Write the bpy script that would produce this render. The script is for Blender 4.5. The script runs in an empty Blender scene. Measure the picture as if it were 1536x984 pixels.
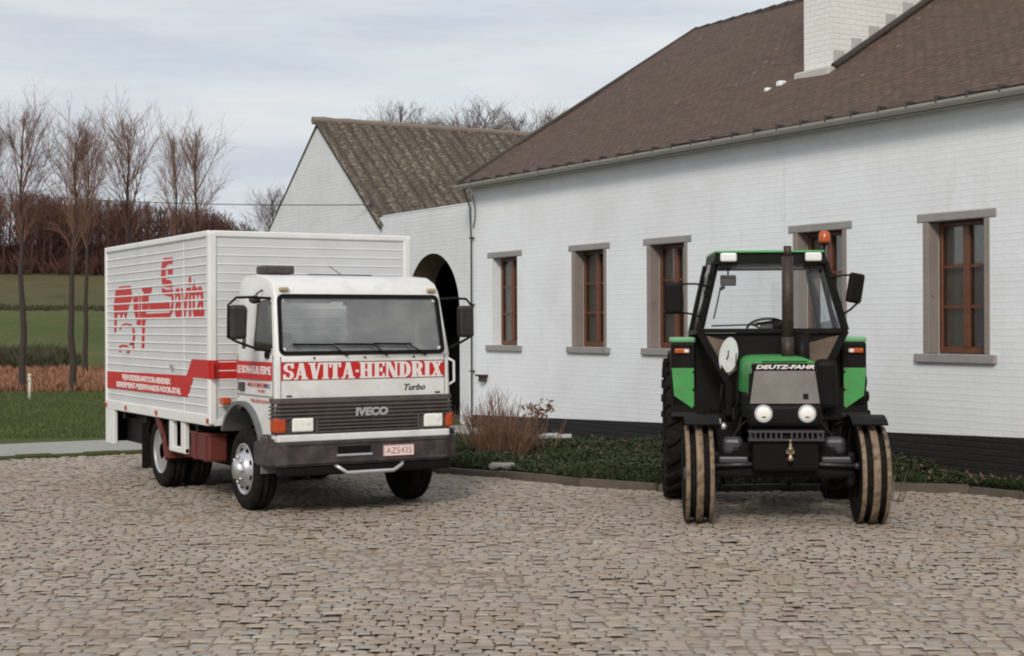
import bpy, bmesh, math, random
import numpy as np
from mathutils import Vector, Matrix
from mathutils.geometry import tessellate_polygon

R = math.radians
rng = random.Random(7)
sc = bpy.context.scene
C = sc.collection
RIGHT = Vector((.5, .8660254, 0)); FWD = Vector((-.8660254, .5, 0))
def W(l, d, z=0.0):                     # metres to the right of / ahead of the camera spot -> world
    p = RIGHT * l + FWD * d
    return Vector((p.x, p.y, z))

# ------------------------------------------------------------------ materials
def nodes(m):
    m.use_nodes = True
    nt = m.node_tree
    return nt, nt.nodes, nt.links, nt.nodes['Principled BSDF']

def mixcol(nt, fac, a, b, blend='MIX'):
    n = nt.nodes.new('ShaderNodeMix'); n.data_type = 'RGBA'; n.blend_type = blend
    for sock, v in ((n.inputs[0], fac), (n.inputs[6], a), (n.inputs[7], b)):
        if hasattr(v, 'is_linked') or hasattr(v, 'links'):
            nt.links.new(v, sock)
        elif isinstance(v, (int, float)):
            sock.default_value = v
        else:
            sock.default_value = (*v, 1)
    return n.outputs[2]

def noise(nt, vec, scale, detail=4, rough=.55, out='Fac'):
    n = nt.nodes.new('ShaderNodeTexNoise'); n.inputs['Scale'].default_value = scale
    n.inputs['Detail'].default_value = detail; n.inputs['Roughness'].default_value = rough
    if vec is not None: nt.links.new(vec, n.inputs['Vector'])
    return n.outputs[out]

def ramp(nt, fac, stops):
    n = nt.nodes.new('ShaderNodeValToRGB'); e = n.color_ramp.elements
    while len(e) < len(stops): e.new(.5)
    for i, (p, c) in enumerate(stops):
        e[i].position = p; e[i].color = (c, c, c, 1) if isinstance(c, (int, float)) else (*c, 1)
    nt.links.new(fac, n.inputs[0])
    return n.outputs[0]

def mapping(nt, src, scale=(1, 1, 1), rot=(0, 0, 0)):
    n = nt.nodes.new('ShaderNodeMapping'); n.inputs['Scale'].default_value = scale
    n.inputs['Rotation'].default_value = rot
    nt.links.new(src, n.inputs['Vector']); return n.outputs[0]

def coord(nt, which='Object'):
    return nt.nodes.new('ShaderNodeTexCoord').outputs[which]

def bump(nt, h, strength=.3, dist=.01):
    n = nt.nodes.new('ShaderNodeBump'); n.inputs['Strength'].default_value = strength
    n.inputs['Distance'].default_value = dist; nt.links.new(h, n.inputs['Height'])
    return n.outputs[0]

def pm(name, col, rough=.5, metal=0, var=.14, scale=3.0, bmp=0, bscale=60, spec=.5, coat=0, dirt=None, dirt_amt=.0):
    m = bpy.data.materials.new(name); nt, N, L, P = nodes(m)
    co = coord(nt)
    f = noise(nt, co, scale, 6, .6)
    lo = tuple(max(0, c * (1 - var)) for c in col); hi = tuple(min(1, c * (1 + var)) for c in col)
    c = mixcol(nt, f, lo, hi)
    if dirt:
        df = ramp(nt, noise(nt, co, scale * 1.7, 8, .65), [(.45, 0.0), (.72, dirt_amt)])
        c = mixcol(nt, df, c, dirt)
    L.new(c, P.inputs['Base Color'])
    P.inputs['Metallic'].default_value = metal
    rr = nt.nodes.new('ShaderNodeMapRange'); L.new(f, rr.inputs[0])
    rr.inputs[3].default_value = max(.02, rough - .1); rr.inputs[4].default_value = min(1, rough + .1)
    L.new(rr.outputs[0], P.inputs['Roughness'])
    P.inputs['Specular IOR Level'].default_value = spec
    P.inputs['Coat Weight'].default_value = coat
    if bmp: L.new(bump(nt, noise(nt, co, bscale, 5), bmp, .01), P.inputs['Normal'])
    return m

def glass(name, tint=(.75, .78, .78), refl=1.0, haze=.0, hazecol=(.5, .52, .53)):
    m = bpy.data.materials.new(name); m.use_nodes = True; nt = m.node_tree; N = nt.nodes; L = nt.links
    N.clear(); out = N.new('ShaderNodeOutputMaterial')
    tr = N.new('ShaderNodeBsdfTransparent'); tr.inputs[0].default_value = (*tint, 1)
    gl = N.new('ShaderNodeBsdfGlossy'); gl.inputs['Roughness'].default_value = .03
    fr = N.new('ShaderNodeFresnel'); fr.inputs[0].default_value = 1.5
    mu = N.new('ShaderNodeMath'); mu.operation = 'MULTIPLY'; mu.inputs[1].default_value = refl
    mu.use_clamp = True
    L.new(fr.outputs[0], mu.inputs[0])
    mx = N.new('ShaderNodeMixShader'); L.new(mu.outputs[0], mx.inputs[0]); L.new(tr.outputs[0], mx.inputs[1]); L.new(gl.outputs[0], mx.inputs[2])
    last = mx.outputs[0]
    if haze:
        df = N.new('ShaderNodeBsdfDiffuse'); df.inputs[0].default_value = (*hazecol, 1)
        m2 = N.new('ShaderNodeMixShader')
        n = noise(nt, coord(nt), 6, 5); rr = ramp(nt, n, [(.3, haze * .6), (.75, haze * 1.3)])
        L.new(rr, m2.inputs[0]); L.new(last, m2.inputs[1]); L.new(df.outputs[0], m2.inputs[2]); last = m2.outputs[0]
    L.new(last, out.inputs[0])
    return m

M = {}
M['white_paint'] = pm('white_paint', (.74, .74, .72), .35, var=.05, scale=2.2, coat=.2, dirt=(.42, .38, .32), dirt_amt=.4)
M['box_white'] = pm('box_white', (.74, .74, .72), .5, var=.05, scale=1.5, dirt=(.5, .48, .44), dirt_amt=.28)
M['red_paint'] = pm('red_paint', (.52, .016, .014), .45, var=.12, scale=3)
M['lettering_white'] = pm('lettering_white', (.78, .72, .7), .5, var=.05)
M['sign_red_small'] = pm('sign_red_small', (.55, .12, .1), .5, var=.1)
M['sign_blue'] = pm('sign_blue', (.1, .1, .3), .5, var=.1)
M['dark_plastic'] = pm('dark_plastic', (.05, .042, .04), .5, var=.2, scale=5, dirt=(.14, .11, .09), dirt_amt=.5)
M['grille_plastic'] = pm('grille_plastic', (.085, .068, .064), .4, var=.15, scale=5, dirt=(.16, .13, .11), dirt_amt=.4)
M['bumper_plastic'] = pm('bumper_plastic', (.036, .029, .029), .5, var=.18, scale=4, dirt=(.17, .13, .11), dirt_amt=.45)
M['black'] = pm('black_metal', (.0085, .0075, .0075), .5, var=.25, scale=4, spec=.12, dirt=(.022, .017, .014), dirt_amt=.3)
M['void_black'] = pm('shade_black', (.010, .009, .009), .9, var=.3, spec=.1)  # deep shade put into the colour of running gear, passage and wheel holes
M['rubber'] = pm('rubber', (.010, .0085, .008), .85, spec=.12, var=.3, scale=9, bmp=.3, bscale=80, dirt=(.05, .038, .03), dirt_amt=.4)
M['mud_rubber'] = pm('muddy_rubber', (.24, .17, .11), .9, var=.35, scale=9, bmp=.5, bscale=40, dirt=(.035, .027, .022), dirt_amt=1.0)
M['alu'] = pm('wheel_metal', (.60, .60, .62), .34, metal=.75, var=.12, scale=9, dirt=(.22, .18, .15), dirt_amt=.5)
M['chassis_red'] = pm('chassis_red', (.13, .02, .013), .6, var=.3, scale=6, dirt=(.05, .035, .03), dirt_amt=.6)
M['fender_grey'] = pm('fender_grey', (.13, .14, .15), .5, var=.15, scale=5, dirt=(.12, .1, .08), dirt_amt=.6)
M['orange_lens'] = pm('orange_lens', (.46, .085, .015), .25, var=.15, scale=20)
M['red_orange_lens'] = pm('red_orange_lens', (.45, .06, .015), .25, var=.2, scale=20)
M['tan_lens'] = pm('tan_lens', (.42, .33, .2), .35, var=.1)
M['mirror_glass'] = pm('mirror_glass', (.42, .40, .38), .12, metal=.9, var=.1)
M['mirror_back'] = pm('mirror_back', (.022, .018, .017), .4, var=.2, dirt=(.12, .095, .08), dirt_amt=.3)
M['seat'] = pm('seat_cloth', (.10, .09, .085), .9, var=.2, bmp=.3)
M['cab_inner'] = pm('cab_lining', (.6, .58, .55), .8, var=.12)
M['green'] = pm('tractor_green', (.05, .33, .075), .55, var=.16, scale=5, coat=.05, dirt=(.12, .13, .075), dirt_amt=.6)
M['green_pale'] = pm('sky_lit_green', (.16, .42, .2), .4, var=.15, scale=6, coat=.3)  # sky reflection on the fender tops, put into a paler green
M['rust_pipe'] = pm('exhaust_metal', (.036, .025, .021), .55, metal=.2, var=.35, scale=7, dirt=(.13, .07, .045), dirt_amt=.5)
M['brass'] = pm('worn_brass', (.27, .2, .13), .35, metal=.7, var=.2)
M['steel_blue'] = pm('greasy_steel', (.065, .062, .07), .4, metal=.4, var=.3, scale=8)
M['silver'] = pm('silver_trim', (.62, .62, .62), .35, metal=.7, var=.1)
M['stone'] = pm('blue_stone', (.28, .262, .25), .8, var=.22, scale=5, bmp=.4, bscale=50, dirt=(.38, .35, .32), dirt_amt=.4)
M['stone_jamb'] = pm('stone_jamb', (.25, .212, .19), .8, var=.2, scale=4, bmp=.4, bscale=50)
M['wood_red'] = pm('varnished_wood', (.13, .048, .025), .4, var=.35, scale=9, bmp=.2)
M['curtain'] = pm('lace_curtain', (.68, .63, .58), .95, var=.3, scale=22, bmp=.4, bscale=90)
M['room_dark'] = pm('dim_room', (.05, .045, .04), .9)
M['gutter'] = pm('zinc_gutter', (.40, .385, .35), .5, metal=.2, var=.15, scale=3)
M['hook'] = pm('gutter_hook', (.05, .042, .038), .6)
M['cable'] = pm('dark_cable', (.06, .055, .055), .7)
M['bark'] = pm('bark', (.045, .032, .025), .9, var=.35, scale=4, bmp=.7, bscale=20)
M['twig'] = pm('twigs', (.19, .10, .066), .9, var=.35, scale=1.2)
M['twig_grey'] = pm('grey_twigs', (.17, .135, .12), .9, var=.3, scale=1.2)
M['wood_twig'] = pm('russet_twigs', (.088, .037, .027), .95, var=.5, scale=.12)
M['red_stem'] = pm('reddish_stem', (.20, .108, .066), .8, var=.6, scale=3)
M['dead_flower'] = pm('withered_flower', (.17, .09, .06), .95, var=.5, scale=14)
M['post_white'] = pm('pale_post', (.55, .52, .42), .8, var=.2)
M['board'] = pm('grey_board', (.36, .36, .35), .7, var=.3, scale=6)
M['kerb'] = pm('old_kerb', (.12, .095, .075), .9, var=.4, scale=2.5, bmp=.8, bscale=25, dirt=(.05, .05, .035), dirt_amt=.7)
M['lamp_glass'] = pm('lamp_glass', (.86, .85, .78), .15, var=.12, scale=25, coat=.6)
M['lamp_bright'] = pm('worklight_glass', (.80, .80, .77), .2, var=.05, coat=.5)
M['plate_white'] = pm('plate_white', (.78, .68, .66), .45, var=.04)
M['plate_red'] = pm('plate_red', (.40, .08, .07), .5, var=.06)
M['glass_truck'] = glass('windscreen_glass', (.86, .88, .88), 2.0, .20, (.64, .64, .63))
M['glass_side'] = glass('side_glass', (.62, .60, .56), .55)
M['glass_tractor'] = glass('tractor_glass', (.97, .98, .98), .8)
M['glass_dusty'] = glass('dusty_glass', (.80, .83, .85), 1.0, .30, (.42, .44, .48))
M['glass_window'] = glass('window_glass', (.82, .82, .80), .8)
M['glass_lower'] = glass('brown_glass', (.70, .60, .50), .5, .28, (.34, .27, .21))
M['plank'] = pm('plank_white', (.60, .61, .615), .5, var=.05, scale=1.5, dirt=(.45, .44, .42), dirt_amt=.3)
M['lead'] = pm('lead_flashing', (.47, .46, .43), .7, var=.15)
M['disc_white'] = pm('white_disc', (.60, .61, .60), .6, var=.1, scale=8, dirt=(.35, .33, .3), dirt_amt=.5)

def brick_wall_mat(name, c1, c2, mortar, bstr=.55, stain=True, base_dirt=(.45, .44, .42)):
    m = bpy.data.materials.new(name); nt, N, L, P = nodes(m)
    uv = coord(nt, 'UV')
    wob = N.new('ShaderNodeVectorMath'); wob.operation = 'MULTIPLY_ADD'
    wn = noise(nt, uv, 3.2, 3, .6, 'Color'); L.new(wn, wob.inputs[0]); wob.inputs[1].default_value = (.03, .022, 0); L.new(uv, wob.inputs[2])
    b = N.new('ShaderNodeTexBrick'); L.new(wob.outputs[0], b.inputs['Vector'])
    b.inputs['Scale'].default_value = 1; b.inputs['Brick Width'].default_value = .21; b.inputs['Row Height'].default_value = .075
    b.inputs['Mortar Size'].default_value = .011; b.inputs['Mortar Smooth'].default_value = .6; b.inputs['Bias'].default_value = 0
    b.inputs['Color1'].default_value = (*c1, 1); b.inputs['Color2'].default_value = (*c2, 1); b.inputs['Mortar'].default_value = (*mortar, 1)
    n1 = noise(nt, uv, .7, 6, .65); n2 = noise(nt, mapping(nt, uv, (3.5, .5, 1)), 1.0, 6, .7)
    c = mixcol(nt, ramp(nt, n1, [(.35, .0), (.8, .35)]), b.outputs['Color'], base_dirt)
    if stain:
        c = mixcol(nt, ramp(nt, n2, [(.58, 0.0), (.85, .4)]), c, base_dirt)
    if stain:   # rain streaks under the eaves line and splash dirt near the ground
        d2 = noise(nt, mapping(nt, uv, (7, .35, 1)), 1.0, 7, .7)
        c = mixcol(nt, ramp(nt, d2, [(.6, 0.0), (.82, .35)]), c, (.50, .50, .46))
        c = mixcol(nt, ramp(nt, noise(nt, uv, 5, 8, .75), [(.62, 0.0), (.78, .35)]), c, (.52, .52, .50))
    L.new(c, P.inputs['Base Color']); P.inputs['Roughness'].default_value = .7
    h = N.new('ShaderNodeMath'); h.operation = 'MULTIPLY_ADD'
    L.new(noise(nt, uv, 24, 5), h.inputs[0]); h.inputs[1].default_value = .55
    inv = N.new('ShaderNodeMath'); inv.operation = 'SUBTRACT'; inv.inputs[0].default_value = 1; L.new(b.outputs['Fac'], inv.inputs[1])
    L.new(inv.outputs[0], h.inputs[2])
    L.new(bump(nt, h.outputs[0], bstr, .02), P.inputs['Normal'])
    return m
M['white_brick'] = brick_wall_mat('white_brick', (.83, .855, .88), (.815, .84, .865), (.79, .815, .84), .2)
M['barn_brick'] = brick_wall_mat('limewashed_brick', (.76, .775, .79), (.72, .735, .75), (.70, .715, .73), .25, base_dirt=(.36, .37, .37))
M['chimney_brick'] = brick_wall_mat('chimney_brick', (.80, .79, .75), (.77, .755, .715), (.70, .685, .64), .3)
M['plinth_black'] = brick_wall_mat('tarred_brick', (.008, .0065, .0065), (.011, .009, .009), (.005, .004, .004), .6, False, (.018, .015, .013))
M['arch_brick'] = brick_wall_mat('bare_brick', (.17, .115, .085), (.22, .15, .11), (.12, .1, .09), .6, False, (.08, .06, .05))

def slate_mat():
    m = bpy.data.materials.new('roof_tiles'); nt, N, L, P = nodes(m)
    uv = coord(nt, 'UV')
    b = N.new('ShaderNodeTexBrick'); L.new(uv, b.inputs['Vector'])
    b.inputs['Scale'].default_value = 1; b.inputs['Brick Width'].default_value = .18; b.inputs['Row Height'].default_value = .105
    b.inputs['Mortar Size'].default_value = .012; b.inputs['Mortar Smooth'].default_value = .4
    b.inputs['Color1'].default_value = (.122, .070, .050, 1); b.inputs['Color2'].default_value = (.076, .046, .036, 1); b.inputs['Mortar'].default_value = (.038, .027, .023, 1)
    n1 = noise(nt, uv, .5, 6, .65); n2 = noise(nt, uv, 9, 5, .7)
    c = mixcol(nt, ramp(nt, n1, [(.4, 0.0), (.75, .55)]), b.outputs['Color'], (.085, .066, .042))
    c = mixcol(nt, ramp(nt, n2, [(.5, 0.0), (.75, .6)]), c, (.20, .135, .10))
    v = N.new('ShaderNodeTexVoronoi'); v.inputs['Scale'].default_value = 3.1; L.new(uv, v.inputs['Vector'])
    spk = ramp(nt, v.outputs['Distance'], [(.05, .8), (.11, 0.0)])
    gate = ramp(nt, noise(nt, uv, .55, 3), [(.5, 0.0), (.62, 1.0)])
    mu = N.new('ShaderNodeMath'); mu.operation = 'MULTIPLY'; L.new(spk, mu.inputs[0]); L.new(gate, mu.inputs[1])
    c = mixcol(nt, mu.outputs[0], c, (.40, .36, .33))
    L.new(c, P.inputs['Base Color']); P.inputs['Roughness'].default_value = .85
    sep = N.new('ShaderNodeSeparateXYZ'); L.new(uv, sep.inputs[0])
    fr = N.new('ShaderNodeMath'); fr.operation = 'DIVIDE'; L.new(sep.outputs[1], fr.inputs[0]); fr.inputs[1].default_value = .105
    ff = N.new('ShaderNodeMath'); ff.operation = 'FRACT'; L.new(fr.outputs[0], ff.inputs[0])
    inv = N.new('ShaderNodeMath'); inv.operation = 'SUBTRACT'; inv.inputs[0].default_value = 1; L.new(ff.outputs[0], inv.inputs[1])
    ad = N.new('ShaderNodeMath'); ad.operation = 'MULTIPLY_ADD'; L.new(n2, ad.inputs[0]); ad.inputs[1].default_value = .8; L.new(inv.outputs[0], ad.inputs[2])
    L.new(bump(nt, ad.outputs[0], .8, .03), P.inputs['Normal'])
    return m
M['slate'] = slate_mat()

def N_map(nt, s):
    n = nt.nodes.new('ShaderNodeMapRange'); nt.links.new(s, n.inputs[0]); n.inputs[1].default_value = -1; n.inputs[2].default_value = 1
    return n.outputs[0]
def corrugated_mat():
    m = bpy.data.materials.new('mossy_corrugated'); nt, N, L, P = nodes(m)
    uv = coord(nt, 'UV')
    n1 = noise(nt, mapping(nt, uv, (5.5, .9, 1)), 1, 6, .7)
    n2 = noise(nt, uv, 11, 6, .7)
    c = mixcol(nt, ramp(nt, n1, [(.35, 0.0), (.65, 1.0)]), (.125, .095, .074), (.22, .175, .138))
    s = N.new('ShaderNodeMath'); s.operation = 'MULTIPLY'
    L.new(ramp(nt, n2, [(.49, 0.0), (.57, 1.0)]), s.inputs[0])
    L.new(ramp(nt, noise(nt, mapping(nt, uv, (3.0, .45, 1)), 1, 4, .6), [(.36, 0.15), (.60, 1.0)]), s.inputs[1])
    c = mixcol(nt, s.outputs[0], c, (.50, .44, .34))
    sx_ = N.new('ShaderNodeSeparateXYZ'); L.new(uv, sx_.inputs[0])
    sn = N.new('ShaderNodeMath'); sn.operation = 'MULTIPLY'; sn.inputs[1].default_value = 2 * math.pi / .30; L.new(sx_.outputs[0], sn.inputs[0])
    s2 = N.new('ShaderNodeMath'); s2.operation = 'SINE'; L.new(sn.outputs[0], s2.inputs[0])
    c = mixcol(nt, ramp(nt, N_map(nt, s2.outputs[0]), [(.05, .5), (.34, 0.0)]), c, (.08, .06, .048))  # corrugation shading painted into the colour, darker along the valleys
    L.new(c, P.inputs['Base Color']); P.inputs['Roughness'].default_value = .9
    L.new(bump(nt, n2, .5, .02), P.inputs['Normal'])
    return m
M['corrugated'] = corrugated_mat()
M['corrugated_new'] = pm('newer_corrugated', (.27, .225, .185), .8, var=.2, scale=3, bmp=.3)

def grille_mesh_mat():
    m = bpy.data.materials.new('wire_mesh'); nt, N, L, P = nodes(m)
    co = coord(nt)
    w = N.new('ShaderNodeTexChecker'); w.inputs['Scale'].default_value = 62; L.new(mapping(nt, co, (1, 1.4, .9)), w.inputs['Vector'])
    n = noise(nt, co, 5, 5)
    c = mixcol(nt, w.outputs['Fac'], (.235, .21, .188), (.10, .09, .08))
    c = mixcol(nt, ramp(nt, n, [(.4, 0.0), (.7, .5)]), c, (.25, .235, .215))
    L.new(c, P.inputs['Base Color']); P.inputs['Roughness'].default_value = .5; P.inputs['Metallic'].default_value = .25
    return m
M['wire_mesh'] = grille_mesh_mat()

def field_mat(name, a, b, sc_=.6, fine=18, c3=None, bstr=.6):
    m = bpy.data.materials.new(name); nt, N, L, P = nodes(m)
    co = coord(nt)
    c = mixcol(nt, ramp(nt, noise(nt, co, sc_, 8, .7), [(.3, 0.0), (.7, 1.0)]), a, b)
    f = noise(nt, mapping(nt, co, (1, 1, 3)), fine, 6, .75)
    c = mixcol(nt, ramp(nt, f, [(.35, .55), (.6, 0.0)]), c, tuple(x * .55 for x in a))
    if c3: c = mixcol(nt, ramp(nt, noise(nt, co, sc_ * 2.3, 5), [(.55, 0.0), (.75, .6)]), c, c3)
    L.new(c, P.inputs['Base Color']); P.inputs['Roughness'].default_value = 1; P.inputs['Specular IOR Level'].default_value = .1
    L.new(bump(nt, f, bstr, .05), P.inputs['Normal'])
    return m
M['lawn'] = field_mat('lawn_grass', (.065, .092, .026), (.115, .13, .045), .3, 14, (.12, .10, .045))
M['field_green'] = field_mat('field_grass', (.065, .092, .028), (.135, .132, .055), .12, 3, (.085, .075, .035))
M['field_olive'] = field_mat('dry_field', (.085, .09, .04), (.14, .105, .055), .1, 3, (.07, .05, .03))
M['bracken_soil'] = field_mat('bracken_soil', (.20, .10, .055), (.26, .145, .085), .3, 6)
M['earth'] = field_mat('earth', (.145, .115, .085), (.19, .155, .115), .5, 12)
M['joint'] = field_mat('joint_sand', (.235, .19, .145), (.28, .23, .18), .6, 14, bstr=.3)
M['concrete'] = field_mat('concrete_path', (.34, .335, .31), (.40, .39, .36), .8, 22, bstr=.2)
M['moss'] = field_mat('moss', (.06, .075, .025), (.09, .10, .04), 2, 30)
M['bed_soil'] = field_mat('bed_soil', (.022, .026, .014), (.035, .04, .02), 1, 20)
M['bracken'] = pm('dead_bracken', (.30, .15, .085), .95, var=.45, scale=.8)
M['grass_blade'] = pm('grass_blade', (.085, .112, .034), .8, var=.4, scale=.6)
M['dark_grass'] = pm('dark_grass', (.030, .044, .016), .85, var=.4, scale=.8, spec=.2)
M['ivy'] = pm('ivy_leaf', (.046, .058, .026), .8, var=.6, scale=2.2, spec=.2)
M['brush'] = pm('dark_brush', (.07, .068, .034), .95, var=.4, scale=.4)

def cobble_mat():
    m = bpy.data.materials.new('cobblestones'); nt, N, L, P = nodes(m)
    at = N.new('ShaderNodeAttribute'); at.attribute_name = 'tone'
    co = coord(nt)
    base = ramp(nt, at.outputs['Fac'], [(0, (.25, .19, .145)), (.22, (.34, .275, .215)), (.45, (.39, .33, .265)), (.62, (.32, .30, .275)), (.75, (.38, .32, .26)), (1, (.47, .41, .34))])
    big = noise(nt, co, .5, 8, .7)
    c = mixcol(nt, ramp(nt, big, [(.4, 0.0), (.7, .45)]), base, (.25, .18, .125))
    f = noise(nt, co, 30, 6, .7)
    c = mixcol(nt, ramp(nt, f, [(.35, .3), (.6, 0.0)]), c, (.19, .145, .11))
    sep = N.new('ShaderNodeSeparateXYZ'); L.new(co, sep.inputs[0])
    low = N.new('ShaderNodeMapRange'); L.new(sep.outputs[2], low.inputs[0])
    low.inputs[1].default_value = -.020; low.inputs[2].default_value = -.008; low.inputs[3].default_value = .36; low.inputs[4].default_value = 0
    c = mixcol(nt, low.outputs[0], c, (.20, .155, .115))
    # oil drips, tyre rubber and damp moss with outlines of their own
    st = ramp(nt, noise(nt, co, 1.1, 7, .72), [(.60, 0.0), (.70, .55)])
    c = mixcol(nt, st, c, (.15, .115, .085))
    ms = ramp(nt, noise(nt, co, .8, 8, .75), [(.62, 0.0), (.74, .5)])
    c = mixcol(nt, ms, c, (.17, .165, .11))
    L.new(c, P.inputs['Base Color']); P.inputs['Roughness'].default_value = .75; P.inputs['Specular IOR Level'].default_value = .35
    L.new(bump(nt, f, .4, .012), P.inputs['Normal'])
    return m
M['cobble'] = cobble_mat()

# ------------------------------------------------------------------ geometry helpers
class B:
    """collects shapes in one bmesh, then links them as ONE mesh object"""
    def __init__(s): s.bm = bmesh.new(); s.mats = []; s.mi = 0
    def _set(s, faces, mi=None):
        for f in faces: f.material_index = s.mi if mi is None else mi
    def use(s, i): s.mi = i; return s
    def box(s, x0, x1, y0, y1, z0, z1, bev=0, seg=2):
        n0 = set(s.bm.faces) if bev else None
        g = bmesh.ops.create_cube(s.bm, size=1)
        vs = g['verts']
        for v in vs:
            v.co = Vector(((x0 + x1) / 2 + v.co.x * (x1 - x0), (y0 + y1) / 2 + v.co.y * (y1 - y0), (z0 + z1) / 2 + v.co.z * (z1 - z0)))
        fs = {f for v in vs for f in v.link_faces}
        s._set(fs)
        if bev:
            es = list({e for v in vs for e in v.link_edges})
            bmesh.ops.bevel(s.bm, geom=es, offset=bev, segments=seg, affect='EDGES', profile=.5, clamp_overlap=True)
            s._set([f for f in s.bm.faces if f not in n0])
        return s
    def face(s, pts):
        vs = [s.bm.verts.new(p) for p in pts]; f = s.bm.faces.new(vs); f.material_index = s.mi; return f
    def bar(s, p0, p1, w, h=None, upv=(0, 0, 1)):
        h = w if h is None else h
        p0 = Vector(p0); p1 = Vector(p1); d = (p1 - p0).normalized(); u = Vector(upv)
        if abs(d.dot(u)) > .98: u = Vector((1, 0, 0))
        a = d.cross(u).normalized(); b = a.cross(d).normalized()
        q = []
        for p in (p0, p1):
            q.append([s.bm.verts.new(p + a * (sx * w / 2) + b * (sy * h / 2)) for sx, sy in ((-1, -1), (1, -1), (1, 1), (-1, 1))])
        fs = [s.bm.faces.new((q[0][i], q[0][(i + 1) % 4], q[1][(i + 1) % 4], q[1][i])) for i in range(4)]
        fs += [s.bm.faces.new(q[0][::-1]), s.bm.faces.new(q[1])]
        s._set(fs); return s
    def tube(s, pts, r, n=8, cap=True):
        pts = [Vector(p) for p in pts]; rs = r if isinstance(r, (list, tuple)) else [r] * len(pts)
        rings = []; pu = None
        for i, p in enumerate(pts):
            d = (pts[min(i + 1, len(pts) - 1)] - pts[max(i - 1, 0)]).normalized()
            u = pu if pu is not None else (Vector((0, 0, 1)) if abs(d.z) < .9 else Vector((1, 0, 0)))
            a = d.cross(u).normalized(); b = a.cross(d).normalized(); pu = b
            rings.append([s.bm.verts.new(p + (a * math.cos(t) + b * math.sin(t)) * rs[i]) for t in (2 * math.pi * k / n for k in range(n))])
        fs = []
        for i in range(len(rings) - 1):
            for k in range(n):
                fs.append(s.bm.faces.new((rings[i][k], rings[i][(k + 1) % n], rings[i + 1][(k + 1) % n], rings[i + 1][k])))
        for f in fs: f.smooth = True
        if cap: fs += [s.bm.faces.new(rings[0][::-1]), s.bm.faces.new(rings[-1])]
        s._set(fs); return s
    def lathe(s, prof, c=(0, 0, 0), axis='y', n=40, closed=False, mat_of=None):
        """prof: list of (radius, along-axis)"""
        c = Vector(c); rings = []
        for r_, t in prof:
            ring = []
            for k in range(n):
                a = 2 * math.pi * k / n
                if axis == 'y': p = Vector((r_ * math.cos(a), t, r_ * math.sin(a)))
                elif axis == 'x': p = Vector((t, r_ * math.cos(a), r_ * math.sin(a)))
                else: p = Vector((r_ * math.cos(a), r_ * math.sin(a), t))
                ring.append(s.bm.verts.new(c + p))
            rings.append(ring)
        m = len(rings)
        for i in range(m if closed else m - 1):
            j = (i + 1) % m
            for k in range(n):
                f = s.bm.faces.new((rings[i][k], rings[i][(k + 1) % n], rings[j][(k + 1) % n], rings[j][k]))
                f.smooth = True; f.material_index = mat_of(i) if mat_of else s.mi
        if not closed:
            for ring in (rings[0], rings[-1]):
                if prof[0 if ring is rings[0] else -1][0] > 1e-4:
                    f = s.bm.faces.new(ring); f.material_index = s.mi
        return s
    def prism(s, poly, fn, t0, t1):
        """poly in (u,v); fn(u,v,t)->xyz"""
        a = [s.bm.verts.new(fn(u, v, t0)) for u, v in poly]; b = [s.bm.verts.new(fn(u, v, t1)) for u, v in poly]
        n = len(poly); fs = [s.bm.faces.new(b), s.bm.faces.new(a[::-1])]
        for i in range(n): fs.append(s.bm.faces.new((a[i], a[(i + 1) % n], b[(i + 1) % n], b[i])))
        s._set(fs); return s
    def ball(s, c, r, sc_=(1, 1, 1), n=12):
        g = bmesh.ops.create_uvsphere(s.bm, u_segments=n, v_segments=max(6, n // 2 + 2), radius=r)
        for v in g['verts']: v.co = Vector((v.co.x * sc_[0], v.co.y * sc_[1], v.co.z * sc_[2])) + Vector(c)
        fs = {f for v in g['verts'] for f in v.link_faces}
        for f in fs: f.smooth = True
        s._set(fs); return s
    def text(s, body, fn, u0, u1, v0, v1, bold=0.0, shear=0.0, t=.003):
        cu = bpy.data.curves.new('lettering', 'FONT'); cu.body = body; cu.size = 1; cu.offset = bold; cu.shear = shear
        cu.resolution_u = 3; cu.extrude = 0.01
        ob = bpy.data.objects.new('lettering_curve', cu); C.objects.link(ob)
        dg = bpy.context.evaluated_depsgraph_get(); me = bpy.data.meshes.new_from_object(ob.evaluated_get(dg))
        bpy.data.objects.remove(ob); bpy.data.curves.remove(cu)
        co = np.array([v.co[:] for v in me.vertices])
        lo = co.min(0); hi = co.max(0)
        vs = [s.bm.verts.new(fn(u0 + (p[0] - lo[0]) / (hi[0] - lo[0]) * (u1 - u0), v0 + (p[1] - lo[1]) / (hi[1] - lo[1]) * (v1 - v0), t if p[2] > 0 else 0)) for p in co]
        for pl in me.polygons:
            try:
                f = s.bm.faces.new([vs[i] for i in pl.vertices]); f.material_index = s.mi
            except ValueError: pass
        bpy.data.meshes.remove(me); return s
    def xform(s, fn):
        for v in s.bm.verts: v.co = fn(v.co)
        return s
    def boxuv(s):
        uvl = s.bm.loops.layers.uv.verify(); s.bm.normal_update()
        for f in s.bm.faces:
            n = f.normal
            for l in f.loops:
                p = l.vert.co
                if abs(n.z) > .85: l[uvl].uv = (p.x, p.y)
                elif abs(n.x) > abs(n.y): l[uvl].uv = (p.y, p.z)
                else: l[uvl].uv = (p.x, p.z)
        return s
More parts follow.
